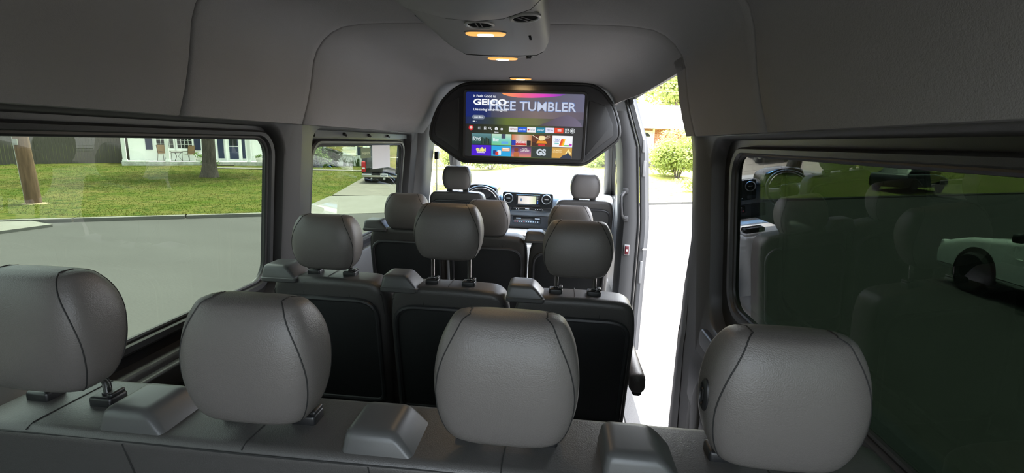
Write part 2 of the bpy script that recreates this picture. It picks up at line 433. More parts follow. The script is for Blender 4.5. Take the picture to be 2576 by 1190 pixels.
# papers stuck on the pane
pw = MB(); pw.box(-.904, -.9015, 2.20, 2.52, 1.30, 1.450)
tag(pw.build('paper_sheet', 'paper_white'), 'white paper sheet taped inside the small side window', 'paper')
pl = MB(); pl.box(-.903, -.9005, 2.02, 2.17, 1.373, 1.436)
lab_exit = tag(pl.build('exit_label', 'label_green'), 'olive green exit label stuck on the small side window', 'label')

# rear door-side pillar (wide trim from the window to the opening edge)
def edgeY(z): 
    k = min(1, max(0, (1.15-z)/.32)); k = k*k*(3-2*k); return 1.375+.11*k
b = MB(); rows = []
for z in [1.66-.06*i for i in range(29)]:
    x = WX(z) if z > .62 else .915
    e = edgeY(z)
    rows.append([(x, 1.25, z), (x-.006, e-.075, z), (x-.012, e-.055, z), (x-.014, e-.012, z), (x-.006, e, z), (x+.05, e+.004, z), (x+.11, e, z), (x+.11, e-.05, z)])
b.loft(rows, False, False, False); b.build('pillar_trim', 'trim_grey', wr)
b = MB(); b.tube([(WX(z) if z > .62 else .915, edgeY(z)+.004, z) if z > -.05 else (.92, edgeY(z), z) for z in [1.64-.06*i for i in range(31)]], .011, 8); b.build('weatherstrip', 'rubber', wr)
b = MB(); b.tube([(WX(z)-.004 if z > .62 else .911, edgeY(z)-.06-.10*max(0, .9-z), z) for z in [1.0-.05*i for i in range(18)]], .004, 6); b.build('pillar_groove', 'rubber', wr)
b = MB(); b.lathe([(.0, .010), (.04, .010), (.055, .006), (.06, 0)], 24, Matrix.Translation((.902, 1.10, .42)) @ Matrix.Rotation(-PI/2, 4, 'Y') @ Matrix.Diagonal((2.2, 1, 1, 1)), False, False); b.build('speaker_pad', 'trim_grey', wr)
# front door-side pillar
tp = struct('trim_1', 'charcoal pillar trim in front of the sliding door opening')
def bp(z):
    return WX(z) if z < 1.5 else .865-(z-1.5)*.35
b = MB(); rows = []
for z in [1.75-.07*i for i in range(26)]:
    x = bp(z)
    rows.append([(x-.13, 3.2, z), (x-.125, 3.0, z), (x-.11, 2.955, z), (x-.08, 2.94, z), (x-.03, 2.938, z), (x-.01, 2.945, z), (x, 2.97, z)])
b.loft(rows, False, False, False); b.build('pillar_trim', 'trim_grey', tp)
b = MB()
for dx, r in ((.0, .010), (.022, .009)): b.tube([(bp(z)+dx, 2.945+dx*.5, z) for z in [1.84-.07*i for i in range(28)]], r, 8)
b.build('weatherstrip', 'rubber', tp)
b = MB(); b.loft([[(bp(z)+.028, 2.955, z), (bp(z)+.055, 2.952, z), (bp(z)+.072, 2.975, z), (bp(z)+.09, 2.99, z), (bp(z)+.09, 3.06, z)] for z in [1.85-.1*i for i in range(21)]], False, False, False); b.build('jamb_plate', 'jamb_paint', tp)
for z, dz in ((1.33, .06), (1.50, .05), (.52, .09)):
    b = MB(); b.rbox(bp(z)+.036, bp(z)+.058, 2.944, 2.956, z-dz, z+dz, .005); b.build('jamb_fitting', 'bezel_grey', tp)
b = MB(); b.tube([(bp(.71)+.05, 2.955, .71), (bp(.71)+.05, 2.93, .71)], .008, 8); b.tube([(bp(.71)+.05, 2.93, .71), (bp(.71)+.075, 2.928, .71)], .006, 8); b.build('striker_pin', 'chrome', tp)
# the same pillar on the driver side
tl = struct('trim_2', 'dark pillar trim between the small side window and the driver door')
b = MB(); b.loft([[(-WX(z), 2.98, z), (-WX(z)+.03, 3.0, z), (-WX(z)+.07, 3.04, z), (-WX(z)+.085, 3.12, z), (-WX(z)+.08, 3.30, z), (-WX(z)-.04, 3.36, z)] for z in [1.72-.09*i for i in range(20)]], False, False, False)
b.build('pillar_trim', 'trim_grey', tl)

gh = thing('grab_handle', 'curved black grab handle on the pillar in front of the sliding door', 'handle', (0, 0, 0))
hx = .772
b = MB(); b.tube([(hx+.03, 2.94, 1.155), (hx+.012, 2.905, 1.145), (hx-.008, 2.885, 1.12), (hx-.004, 2.88, 1.05), (hx+.006, 2.885, .98), (hx+.025, 2.905, .955), (hx+.045, 2.94, .945)], .012, 10); b.build('grip', 'trim_dark', gh)
for x, z in ((hx+.03, 1.158), (hx+.045, .943)):
    b = MB(); b.rbox(x-.02, x+.02, 2.922, 2.945, z-.022, z+.022, .008); b.build('mount', 'trim_dark', gh)
db = thing('door_button', 'red rocker switch in a silver bezel low on the front pillar', 'switch', (0, 0, 0))
b = MB(); b.rbox(.822, .866, 2.928, 2.945, .655, .74, .006); b.build('bezel', 'bezel_grey', db)
b = MB(); b.rbox(.829, .859, 2.921, 2.94, .664, .731, .005); b.build('rocker', 'red_plastic', db)
b = MB(); b.box(.838, .850, 2.9195, 2.9215, .690, .706); b.build('icon', 'white_print', db)

# sliding door, slid back outside the right wall
d1 = struct('door_1', 'open sliding door slid back along the outside of the van')
b = MB(); X0 = 1.0
o0, h0 = rr(-.35, 1.22, -.15, 1.84, .10, 7), rr(-.17, 1.08, .90, 1.52, .09, 7)
def dx(z): return X0+.0-(.10*(z-1.0) if z > 1.0 else 0)
b.loft([[(dx(z), y, z) for y, z in q] for q in (h0, o0)] + [[(dx(z)+.07, y, z) for y, z in q] for q in (o0, h0)] + [[(dx(z), y, z) for y, z in h0]], False, False)
b.build('door_panel', 'black_plastic', d1)
b = MB(); b.loft([[(dx(z)+.04, y, z) for y, z in rr(-.18, 1.09, .89, 1.53, .09, 7)]], False, True); b.build('pane', 'dark_glass', d1, 0)

# unseen rear doors behind the camera, clear window openings shaped to light the headrests
wb = struct('wall_back', 'unseen dark rear doors with two windows shaped to light the headrests')
def hole(x0, x1): return [(x, z) for x, z in rr(x0, x1, .74, 1.76, .08, 7)]
for x0, x1, h0_, h1_ in ((-.95, 0, -.36, -.04), (0, .95, .03, .86)):
    b = MB(); q = rr(x0, x1, -.1, 2.03, .0005, 7)
    b.loft([[(x, -1.07, z) for x, z in q], [(x, -1.07, z) for x, z in hole(h0_, h1_)], [(x, -1.14, z) for x, z in hole(h0_, h1_)], [(x, -1.14, z) for x, z in q]], False, False); b.build('rear_door_panel', 'trim_dark', wb)
    b = MB(); b.loft([[(x, -1.11, z) for x, z in hole(h0_-.01, h1_+.01)]], False, True); b.build('rear_pane', 'clear_glass', wb, 0)

# ---- cab: doors, A pillars, windscreen
for s, nm in ((-1, 'door_2'), (1, 'door_3')):
    d = struct(nm, 'dark cab door panel with its window frame on the %s side' % ('driver' if s < 0 else 'passenger'))
    b = MB(); b.loft([[(s*x, y, z) for x, z in ((.95, .0), (.86, .1), (.84, .55), (.80, .62), (.83, .90), (.87, .96), (.95, .96))] for y in (3.36 if s < 0 else 3.1, 4.6)]); b.build('door_panel', 'trim_dark', d)
    b = MB(); b.tube([(s*.90, 3.42, .96), (s*.84, 3.42, 1.50), (s*.80, 3.50, 1.60), (s*.79, 3.85, 1.60), (s*.86, 4.35, 1.15), (s*.90, 4.55, .96)], .024, 8); b.build('window_frame', 'rubber', d)
    b = MB(); b.add([(s*.90, 3.42, .96), (s*.83, 3.42, 1.58), (s*.80, 3.85, 1.60), (s*.90, 4.55, .96)], [(0, 1, 2, 3)]); b.build('pane', 'clear_glass', d, 0)
    b = MB(); b.tube([(s*.84, 4.60, .95), (s*.80, 4.25, 1.27), (s*.745, 3.88, 1.60), (s*.72, 3.7, 1.72)], .048, 10); b.build('pillar_cover', 'trim_dark', d)
w4 = struct('window_4', 'bright windscreen over the dashboard')
def ws(u, v):
    return (u*(.84-.10*v), 4.66-.80*v+.10*(1-u*u), .95+.67*v)
N = 12
def wspatch(v0, v1):
    b = MB(); vs = [ws(-1+2*i/N, v0+(v1-v0)*j/6) for j in range(7) for i in range(N+1)]
    b.add(vs, [(j*(N+1)+i, j*(N+1)+i+1, (j+1)*(N+1)+i+1, (j+1)*(N+1)+i) for j in range(6) for i in range(N)]); return b
wspatch(0, .70).build('pane', 'clear_glass', w4)
wspatch(.70, 1).build('shade_band', 'shade_band', w4)
b = MB(); b.tube([ws(-1+2*i/N, 1.0) for i in range(N+1)], .03, 8); b.build('header_trim', 'trim_dark', w4)

# seat belt hanging at the front pillar
sb = thing('seat_belt', 'black seat belt hanging beside the front passenger door pillar', 'seat belt', (0, 0, 0))
b = MB(); b.loft([[(.765, 3.27+dy, z) for dy in (-.022, .022)] + [(.768, 3.27+dy, z) for dy in (.022, -.022)] for z in (1.36, 1.0, .62)]); b.build('webbing', 'black_plastic', sb)
b = MB(); b.rbox(.75, .785, 3.24, 3.30, 1.34, 1.40, .01); b.build('belt_guide', 'black_plastic', sb)
b = MB(); b.rbox(.75, .78, 3.24, 3.30, .60, .63, .006); b.build('anchor', 'chrome', sb)
sb2 = thing('seat_belt', 'black seat belt hanging beside the driver door pillar', 'seat belt', (0, 0, 0))
b = MB(); b.loft([[(-.778, 3.33+dy, z) for dy in (-.022, .022)] + [(-.774, 3.33+dy, z) for dy in (.022, -.022)] for z in (1.36, 1.0, .62)]); b.build('webbing', 'black_plastic', sb2)
b = MB(); b.rbox(-.79, -.755, 3.30, 3.36, 1.33, 1.40, .01); b.build('belt_guide', 'black_plastic', sb2)

# ================================================================ seats
HH = .226
PW = [.070, .093, .107, .1155, .1195, .1205, .1195, .1165, .112, .106, .0985, .089, .070]
PB = [.022, .041, .052, .0585, .0615, .0620, .0610, .0585, .0545, .0490, .0415, .031, .010]
PF = [.030, .055, .070, .0790, .0840, .0860, .0860, .0830, .0770, .0680, .0560, .040, .012]
PZ = [0, .012, .035, .062, .088, .112, .135, .156, .175, .192, .207, .220, HH]
def hr_at(t):
    return catmull(PW, t), catmull(PB, t), catmull(PF, t), catmull(PZ, t)
NEXP = 3.2
def hr_mesh():
    b = MB(); rings = []; n = 56
    for i in range(37):
        t = i/36; wd, bk, fr, z = hr_at(t); row = []
        for k in range(n):
            a = 2*PI*k/n; ca, sa = math.cos(a), math.sin(a)
            x = wd*math.copysign(abs(ca)**(2/NEXP), ca); d = fr if sa > 0 else bk
            row.append((x, d*math.copysign(abs(sa)**(2/NEXP), sa), z))
        rings.append(row)
    b.loft(rings); return b
def hr_seam(s):
    """stitched seam running up the back face, over the top and down the front of a headrest"""
    path = []
    def pt(t, front):
        wd, bk, fr, z = hr_at(t)
        k = catmull([.965, .96, .955, .945, .93, .90, .865, .825, .80, .80, .83], t)
        d = fr if front else -bk
        return (s*k*wd, d*(1-k**NEXP)**(1/NEXP)*1.004, z)
    path = [pt(i/40, False) for i in range(1, 40)] + [(s*.063, -.009, HH+.0003), (s*.063, .011, HH+.0003)] + [pt(i/40, True) for i in range(39, 0, -2)]
    b = MB(); b.tube(path, .0012, 6); return b
def rec(path_mb, name, mat, sm=38):
    import bmesh
    me = path_mb.mesh(name, mat, 0); bm = bmesh.new(); bm.from_mesh(me); bmesh.ops.recalc_face_normals(bm, faces=bm.faces); bm.to_mesh(me); bm.free()
    me.polygons.foreach_set('use_smooth', [True]*len(me.polygons)); me.set_sharp_from_angle(angle=math.radians(sm)); return me
ME = {}
ME['headrest'] = rec(hr_mesh(), 'headrest', 'leather', 60)
ME['seam_l'] = rec(hr_seam(-1), 'seam', 'leather_seam'); ME['seam_r'] = rec(hr_seam(1), 'seam', 'leather_seam')
b = MB(); b.tube([(0, .040, -.15), (0, .038, -.012), (0, .035, -.002), (0, .022, .012), (0, .018, .03), (0, .016, .06)], .0072, 10); ME['post'] = rec(b, 'post', 'chrome')
b = MB(); b.rbox(-.024, .024, -.02, .02, -.012, .012, .006); b.lathe([(.0095, .010), (.0095, .016), (.007, .0165)], 12); ME['sleeve'] = rec(b, 'guide_sleeve', 'black_plastic')
b = MB(); b.rbox(.012, .024, -.016, .016, .010, .020, .004); ME['sleeve_button'] = rec(b, 'release_button', 'black_plastic')
# seat belt outlet: wedge shaped cover on a shoulder
b = MB(); rings = []
for x0, x1, y0, y1, z, r in ((-.062, .068, -.058, .056, -.012, .010), (-.062, .068, -.058, .056, .001, .010), (-.0615, .064, -.057, .056, .007, .011), (-.0585, .044, -.053, .054, .030, .013), (-.057, .036, -.0505, .053, .0375, .014), (-.053, .029, -.046, .050, .0425, .013), (-.047, .022, -.039, .045, .0450, .010), (-.038, .014, -.030, .036, .0457, .008)):
    rings.append([(x, y, z) for x, y in rr(x0, x1, y0, y1, r, 5)])
b.loft(rings); ME['belt_cover'] = rec(b, 'cover', 'cover_plastic', 60)
b = MB(); b.loft([[(x, y, z) for x, y in rr(-.064+i, .071-i, -.0605+i, .057-i, .011, 5)] for i, z in ((.004, -.016), (0, -.012), (0, -.001), (.0025, .0015))]); ME['belt_lip'] = rec(b, 'lip', 'cover_plastic')
b = MB(); b.box(-.030, .026, .054, .0565, -.30, .012); ME['belt_web'] = rec(b, 'webbing', 'black_plastic')

def lean(z): return (1.0-z)*.17
def backrest_outline(hw, top, bot, r=.075):
    return rounded([(-hw, bot), (hw, bot), (hw+.004, top-.12), (hw-.012, top-.003), (0, top+.004), (-hw+.012, top-.003), (-hw-.004, top-.12)], [.03, .03, .05, r, .12, r, .05], 6)
def seat_meshes(key, hw, top):
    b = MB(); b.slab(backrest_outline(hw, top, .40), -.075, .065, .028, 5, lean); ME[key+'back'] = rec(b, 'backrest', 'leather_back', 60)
    b = MB(); b.slab(rounded([(-hw+.030, .36), (hw-.030, .36), (hw-.026, top-.075), (-hw+.026, top-.075)], [.03, .03, .07, .07], 6), -.088, -.060, .008, 3, lean); ME[key+'panel'] = rec(b, 'back_panel', 'back_panel')
    o = rounded([(-hw+.028, .50), (hw-.028, .50), (hw-.024, top-.073), (-hw+.024, top-.073)], [.03, .03, .075, .075], 6)
    b = MB(); b.tube([(x, -.086+lean(z), z) for x, z in o], .0095, 8, True); ME[key+'rim'] = rec(b, 'panel_rim', 'seat_plastic')
    b = MB(); b.tube([(x, -.0655+lean(z), z) for x, z in [(-hw+.004, top-.13), (-hw+.01, top-.055), (-hw+.045, top-.017), (-.1, top-.012), (0, top-.010), (.1, top-.012), (hw-.045, top-.017), (hw-.01, top-.055), (hw-.004, top-.13)]], .0016, 6)
    b.tube([(0, -.066, top-.010), (0, -.045, top+.0035), (0, .05, top+.004)], .0012, 6)
    for s in (-1, 1): b.tube([(s*.085, -.066, top-.011), (s*.086, -.074+lean(top-.05), top-.05), (s*.087, -.076+lean(top-.08), top-.08)], .001, 6)
    ME[key+'seam'] = rec(b, 'stitching', 'leather_seam')
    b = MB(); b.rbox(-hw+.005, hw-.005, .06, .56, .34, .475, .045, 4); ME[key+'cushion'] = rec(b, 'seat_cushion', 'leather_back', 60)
    b = MB(); b.rbox(-hw+.03, hw-.03, .08, .50, .16, .34, .02); b.box(-hw+.05, -hw+.09, .10, .48, -.03, .18); b.box(hw-.09, hw-.05, .10, .48, -.03, .18); ME[key+'base'] = rec(b, 'seat_base', 'black_plastic')
seat_meshes('p', .214, 1.0)
seat_meshes('f', .235, 1.0)
def add_head(parent, x, y, z, sx=1.0, sz=1.0):
    h = place('headrest', ME['headrest'], parent, (x, y-.042, z)); h.scale = (sx, 1, sz)
    place('seam', ME['seam_l'], h); place('seam', ME['seam_r'], h)
    for s in (-1, 1):
        p = place('post', ME['post'], h, (s*.0675, 0, 0)); p.scale = (1/sx, 1, 1/sz)
    return h
def seat(name, label, loc, key='p', top=1.0, rise=.012, group=None, cover=True, arm=False, cat='seat'):
    t = thing(name, label, cat, loc, 0, group)
    place('backrest', ME[key+'back'], t); place('back_panel', ME[key+'panel'], t); place('panel_rim', ME[key+'rim'], t)
    place('stitching', ME[key+'seam'], t); place('seat_cushion', ME[key+'cushion'], t); place('seat_base', ME[key+'base'], t)
    add_head(t, 0, 0, top+rise, 1.0, .87)
    for s in (-1, 1):
        g = place('guide_sleeve', ME['sleeve'], t, (s*.0675, -.004, top+.006)); place('release_button', ME['sleeve_button'], g)
    if cover:
        c = place('belt_outlet', ME['belt_lip'], t, (-.176, -.024, top-.004)); c.scale = (1, 1, 1); place('cover', ME['belt_cover'], c); place('webbing', ME['belt_web'], c)
    if arm:
        b = MB(); b.rbox(.222, .282, .0, .40, .62, .70, .026, 4); a = b.build('armrest', 'leather', t, 60)
        b = MB(); b.rbox(.234, .270, .008, .07, .610, .64, .012, 3); b.build('armrest_hinge', 'seat_plastic', a)
    return t
G2 = 'passenger seats of the middle row'; G1 = 'passenger seats of the front passenger row'
seat('passenger_seat', 'dark grey leather seat of the middle row beside the driver side windows', (-.535, .875, -.006), rise=.034, group=G2)
seat('passenger_seat', 'centre seat of the middle row with its headrest raised high on chrome posts', (-.088, .875, -.018), rise=.105, group=G2)
seat('passenger_seat', 'dark seat of the middle row beside the sliding door with a padded armrest', (.362, .875, -.026), rise=.074, group=G2, arm=True)
seat('passenger_seat', 'dark seat of the row ahead beside the small side window with the exit label', (-.537, 1.80, .012), rise=-.004, group=G1)
seat('passenger_seat', 'centre seat of the row ahead, behind the gap between the two cab seats', (-.085, 1.80, 0), rise=-.008, group=G1)
seat('passenger_seat', 'seat of the row ahead nearest the sliding door, mostly hidden by another headrest', (.36, 1.80, -.01), rise=-.01, group=G1)
seat('driver_seat', 'dark driver seat behind the steering wheel', (-.55, 3.17, .078), 'f', rise=.018, cover=False)
seat('cab_passenger_seat', 'dark front passenger cab seat silhouetted against the bright windscreen', (.505, 3.17, .052), 'f', rise=.012, cover=False)

# ---- rear bench for four
rb = thing('rear_bench', 'dark grey leather four seat rear bench across the whole van', 'bench', (0, 0, 0))
TZ = .975
def blean(z): return (TZ-z)*.17
CX = [-.640, -.232, .214, .655]
b = MB(); o = rounded([(-.885, .36), (.90, .36), (.90, TZ-.02), (.86, TZ)] + [(.5, TZ), (.2, TZ), (-.2, TZ), (-.5, TZ)] + [(-.84, TZ), (-.885, TZ-.02)], [.02, .02, .03, .03, 0, 0, 0, 0, .03, .03], 4)
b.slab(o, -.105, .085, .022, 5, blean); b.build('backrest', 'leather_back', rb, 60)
b = MB(); b.rbox(-.88, .89, .08, .56, .33, .46, .045, 4); b.build('seat_cushion', 'leather', rb, 60)
b = MB(); b.rbox(-.82, .82, .10, .50, .0, .33, .02); b.build('seat_base', 'black_plastic', rb)
b = MB(); b.tube([(x, -.1005+.002*math.sin(x*9), TZ-.011) for x in [-.87+.05*i for i in range(36)]], .0017, 6); b.build('piping', 'leather_seam', rb)
for x in CX:
    b = MB(); b.tube([(x, -.099, TZ-.006), (x, -.085, TZ+.0005), (x+.002, .07, TZ+.0005)], .0013, 6); b.build('top_seam', 'leather_seam', rb)
for x in (-.452, -.008, .446):
    b = MB(); b.tube([(x, -.1015, TZ-.014), (x+.004, -.1055+blean(TZ-.04), TZ-.04), (x+.010, -.106+blean(TZ-.12), TZ-.12), (x+.01, -.106+blean(.5), .5)], .0016, 6); b.build('back_seam', 'leather_seam', rb)
for i, x in enumerate(CX):
    h = add_head(rb, x, 0, TZ+(.050 if i == 0 else .024))
    for s in (-1, 1):
        g = place('guide_sleeve', ME['sleeve'], rb, (x+s*.0675, -.004, TZ+.006)); place('release_button', ME['sleeve_button'], g)
    if i == 3:   # release knob set in the inner side of the last headrest
        b = MB(); b.lathe([(.022, -.004), (.022, .002), (.018, .005), (.013, .0055), (.011, .0005), (0.001, .0)], 24, Matrix.Translation((-.1195, -.006, .112)) @ Matrix.Rotation(-PI/2, 4, 'Y') @ Matrix.Diagonal((1.25, .75, 1, 1)))
        b.rbox(-.011, .011, -.004, .004, .0, .006, .002, mx=Matrix.Translation((-.1195, -.006, .112)) @ Matrix.Rotation(-PI/2, 4, 'Y')); b.build('release_knob', 'black_plastic', h)
for x in (-.830, -.462, -.012, .428):
    c = place('belt_outlet', ME['belt_lip'], rb, (x+.012, -.032, TZ-.008)); c.scale = (1, 1, .98); place('cover', ME['belt_cover'], c); place('webbing', ME['belt_web'], c)

# ================================================================ roof console, lamps
rc = thing('roof_console', 'grey overhead air duct console with two lit lamps and round vents', 'console', (0, 0, 0))
def csec(hw, zb, zt=1.962):
    pts = [(-hw, zt), (-hw*.985, zb+.045), (-hw*.93, zb+.018), (-hw*.80, zb+.004), (-hw*.4, zb), (0, zb-.001)]
    return pts + [(-x, z) for x, z in reversed(pts[:-1])]
b = MB(); b.loft([[(x, y, z) for x, z in csec(hw, zb)] for y, hw, zb in ((-1.0, .228, 1.862), (.55, .228, 1.862), (.70, .2275, 1.864), (.80, .227, 1.868), (.815, .226, 1.874))], True, True)
# the cover ends in a shallow curve
b.v = [(x, y-(.9*x*x if y > .6 else 0)*(4.2 if y > .6 else 0), z) for x, y, z in b.v]
b.build('rear_cover', 'console_grey', rc, 50)
b = MB(); b.loft([[(x, y, z) for x, z in csec(hw, zb)] for y, hw, zb in ((.3, .222, 1.878), (.9, .222, 1.877), (1.20, .222, 1.878), (1.36, .220, 1.8785), (1.43, .212, 1.879), (1.47, .200, 1.880))])
b.build('front_cover', 'console_grey', rc, 50)
b = MB(); b.loft([[(x, y, z) for x, z in csec(hw, zb)] for y, hw, zb in ((1.468, .192, 1.886), (1.474, .199, 1.8805), (1.52, .180, 1.882), (1.56, .150, 1.885), (1.595, .112, 1.890), (1.62, .070, 1.900), (1.632, .03, 1.918))])
b.build('nose_cover', 'console_grey', rc, 50)
b = MB(); b.tube([(x, 1.4715, z-.0008) for x, z in csec(.2005, 1.8795)], .0016, 6); b.build('joint_line', 'rubber', rc)
b = MB(); b.tube([(x, .815-3.78*x*x+.001, z-.0006) for x, z in csec(.226, 1.8735)[1:-1]], .0022, 6); b.build('joint_line', 'rubber', rc)
b = MB(); b.lathe([(.001, 0), (.012, .0), (.015, .006), (.015, .02)], 14, Matrix.Translation((.125, 1.50, 1.872))); b.build('sensor_dome', 'black_plastic', rc)
def lamp(parent, x, y, z, hw, hd):
    o = rr(-hw, hw, -hd, hd, hd*.95, 6)
    b = MB(); b.loft([[(px, py, pz) for px, py in inset(o, i)] for i, pz in ((-.003, .004), (-.003, -.0015), (.0, -.003), (.002, -.001))]); h = b.build('lamp_rim', 'console_grey', parent, 50, (x, y, z))
    b = MB(); b.loft([[(px, py, pz) for px, py in inset(o, i)] for i, pz in ((.002, .002), (.002, -.004), (.006, -.0065), (.014, -.0075))]); b.build('lens', 'lamp_lens', h)
    b = MB(); b.loft([[(px, py, pz) for px, py in rr(-hw*.40, hw*.40, -hd*.55, hd*.55, hd*.5, 6)] for pz in (-.006, -.009)]); b.build('bulb_window', 'lamp_core', h)
    return h
lamp(rc, .001, 1.005, 1.876, .074, .031)
lamp(rc, -.003, 1.555, 1.883, .072, .030)
for x, y, rz, tilt in ((.001, .875, 0, 0), (.157, .80, .5, -.10)):
    mx = Matrix.Translation((x, y, 1.8755 if x < .1 else 1.879)) @ Matrix.Rotation(tilt, 4, 'Y') @ Matrix.Rotation(PI, 4, 'X') @ Matrix.Rotation(rz, 4, 'Z')
    b = MB(); b.lathe([(.050, -.003), (.050, .003), (.046, .006), (.041, .005), (.036, -.006), (.030, -.012)], 28, mx, False, False); v = b.build('vent', 'vent_rim', rc)
    b = MB(); b.lathe([(.040, .0018), (.001, .0028)], 24, mx, False, False); b.build('vent_core', 'matte_black', v)
    for k in (-.009, .006):
        b = MB(); b.rbox(k-.0015, k+.0015, -.034, .034, .001, .0052, .001, mx=mx); b.build('fin', 'trim_grey', v)
b = MB(); b.rbox(.150, .159, 1.060, 1.125, 1.8782, 1.886, .001); b.build('slot', 'matte_black', rc)
for y in (.62, .95):
    b = MB(); b.rbox(-.226, -.219, y-.05, y+.05, 1.905, 1.925, .003); b.build('side_slot', 'black_plastic', rc)
cl = thing('ceiling_lamp', 'small oval warm lit lamp in the headliner just behind the screen', 'lamp', (0, 0, 0))
lamp(cl, -.004, 2.60, 1.924, .074, .030)
for nm, loc, p in (('lamp_light', (.001, 1.005, 1.855), .5), ('lamp_light', (-.003, 1.555, 1.862), .4), ('lamp_light', (-.004, 2.60, 1.912), .4)):
    ld = bpy.data.lights.new(nm, 'AREA'); ld.energy = p*2; ld.color = (1, .66, .30); ld.shape = 'RECTANGLE'; ld.size = .12; ld.size_y = .04
    lo = bpy.data.objects.new(nm, ld); COL.objects.link(lo); lo.location = loc; lo.parent = rc if loc[1] < 2 else cl

# ================================================================ ceiling screen
tv = thing('ceiling_screen', 'wide television in a black ceiling pod showing a streaming menu', 'television', (0, 0, 0))
TY = 2.70
OUT = [(-.652, 1.50), (-.425, 1.352), (.466, 1.360), (.694, 1.545), (.688, 1.63), (.640, 1.76), (.560, 1.862), (.470, 1.903), (.0, 1.904), (-.415, 1.890), (-.50, 1.845), (-.585, 1.755), (-.640, 1.64), (-.660, 1.54)]
OUT = rounded(OUT, .045, 4)
b = MB(); b.slab(OUT, TY+.01, TY+.16, .012, 3); b.build('pod_shell', 'seat_plastic', tv)
b = MB(); b.tube([(x, TY+.03, z) for x, z in inset(OUT, -.006)], .013, 8, True); b.build('edge_gasket', 'rubber', tv)
for pts in ([(-.448, 1.80), (-.448, 1.415), (-.625, 1.530), (-.630, 1.60), (-.575, 1.735)], [(.472, 1.80), (.470, 1.415), (.655, 1.560), (.645, 1.64), (.590, 1.765)]):
    o = rounded(pts, .012, 3)
    b = MB(); b.slab(o, TY+.004, TY+.02, .005, 2); b.build('speaker_panel', 'trim_dark', tv)
SX0, SX1, SZ0, SZ1 = -.398, .440, 1.388, 1.838
b = MB(); o = rr(SX0-.022, SX1+.024, SZ0-.022, SZ1+.020, .03, 5); i_ = rr(SX0, SX1, SZ0, SZ1, .014, 5)
b.loft([[(x, TY+.012, z) for x, z in o], [(x, TY-.012, z) for x, z in inset(o, .002)], [(x, TY-.016, z) for x, z in inset(o, .006)], [(x, TY-.014, z) for x, z in inset(i_, -.003)], [(x, TY-.006, z) for x, z in i_]], False, False); b.build('bezel', 'black_plastic', tv)
b = MB(); b.box(-.01, .01, TY-.01, TY+.004, 1.343, 1.352); b.build('sensor_nub', 'black_plastic', tv)
SW, SHh = SX1-SX0, SZ1-SZ0
glow('screen_base', lin((38, 38, 40)), 1.0)
b = MB(); b.slab(i_, TY-.006, TY+.006, .001, 1); scr = b.build('screen', 'screen_base', tv)
LAYER = [0]
def uv(u, v): return SX0+u*SW, SZ1-v*SHh
def patch(name, u0, u1, v0, v1, mat, layer=1, r=0., pts=None):
    yy = TY-.0065-.0006*layer
    if pts: o = [uv(*p) for p in pts]
    elif r: o = [(x, z) for x, z in rr(*sorted((uv(u0, 0)[0], uv(u1, 0)[0])), *sorted((uv(0, v0)[1], uv(0, v1)[1])), r, 5)]
    else:
        (xa, za), (xb, zb) = uv(u0, v0), uv(u1, v1); o = [(xa, zb), (xb, zb), (xb, za), (xa, za)]
    b = MB(); b.loft([[(x, yy+.0005, z) for x, z in o], [(x, yy, z) for x, z in o]]); return b.build(name, mat, scr, 0)
GC = {}
def gm(c, k=1.0):
    key = ('px_%02x%02x%02x' % c) + ('' if k == 1 else '_%d' % int(k*10))
    if key not in GC: GC[key] = key; glow(key, lin(c), k)
    return key
def text_mesh(s, size, bold=0., align='LEFT', space=1.0):
    cu = bpy.data.curves.new('lettering', 'FONT'); cu.body = s; cu.size = size; cu.align_x = align; cu.extrude = .0002
    cu.offset = bold; cu.space_character = space; cu.resolution_u = 3
    ob = bpy.data.objects.new('lettering', cu); COL.objects.link(ob)
    dg = bpy.context.evaluated_depsgraph_get(); me = bpy.data.meshes.new_from_object(ob.evaluated_get(dg))
    bpy.data.objects.remove(ob); return me
def words(s, u, v, hh, col, width=None, bold=.0, layer=4, align='LEFT', parent=None, sx=1.0):
    """lettering with capital height hh (fraction of screen height), baseline at v, stretched to width if given"""
    size = hh*SHh/.70
    me = text_mesh(s, size, bold*size, align)
    xs = [p.co.x for p in me.vertices]; wdt = max(xs)-min(xs)
    k = width*SW/wdt if width else sx
    x, z = uv(u, v)
    me.materials.clear(); me.materials.append(MATS[gm(col)])
    o = place('lettering', me, scr, (x, TY-.0065-.0006*layer, z)); o.rotation_euler = (PI/2, 0, 0); o.scale = (k, 1, 1); return o
# banner
ramp_glow('banner_glow', 0, [(SX0, (14, 34, 110)), (SX0+.14, (22, 40, 98)), (SX0+.24, (74, 78, 98)), (SX0+.55, (96, 92, 104)), (SX1, (104, 104, 128))])
patch('banner', 0, 1, 0.0, .49, 'banner_glow', 1, .012)
ramp_glow('banner_foot', 0, [(SX0, (18, 36, 84)), (SX0+.2, (50, 62, 60)), (SX0+.3, (96, 112, 48)), (SX0+.5, (104, 108, 70)), (SX0+.65, (78, 72, 78)), (SX1, (84, 84, 100))])
patch('banner_meadow', 0, 1, .38, .49, 'banner_foot', 2)
ramp_glow('banner_stone', 0, [(SX0+.17, (60, 66, 90)), (SX0+.5, (118, 104, 104)), (SX1, (96, 88, 104))])
patch('banner_wall', .22, 1, .27, .38, 'banner_stone', 2)
ramp_glow('banner_arc', 0, [(SX0+.25, (250, 160, 80)), (SX0+.40, (235, 90, 120)), (SX0+.55, (225, 60, 190)), (SX0+.70, (120, 60, 190))])
patch('banner_sun', 0, 0, 0, 0, 'banner_arc', 2, pts=[(.30, .006), (.84, .006), (.80, .03), (.70, .055), (.56, .07), (.44, .07), (.36, .05), (.32, .03)])
ramp_glow('hill_glow', 0, [(SX0+.5, (74, 62, 72)), (SX1, (112, 104, 128))])
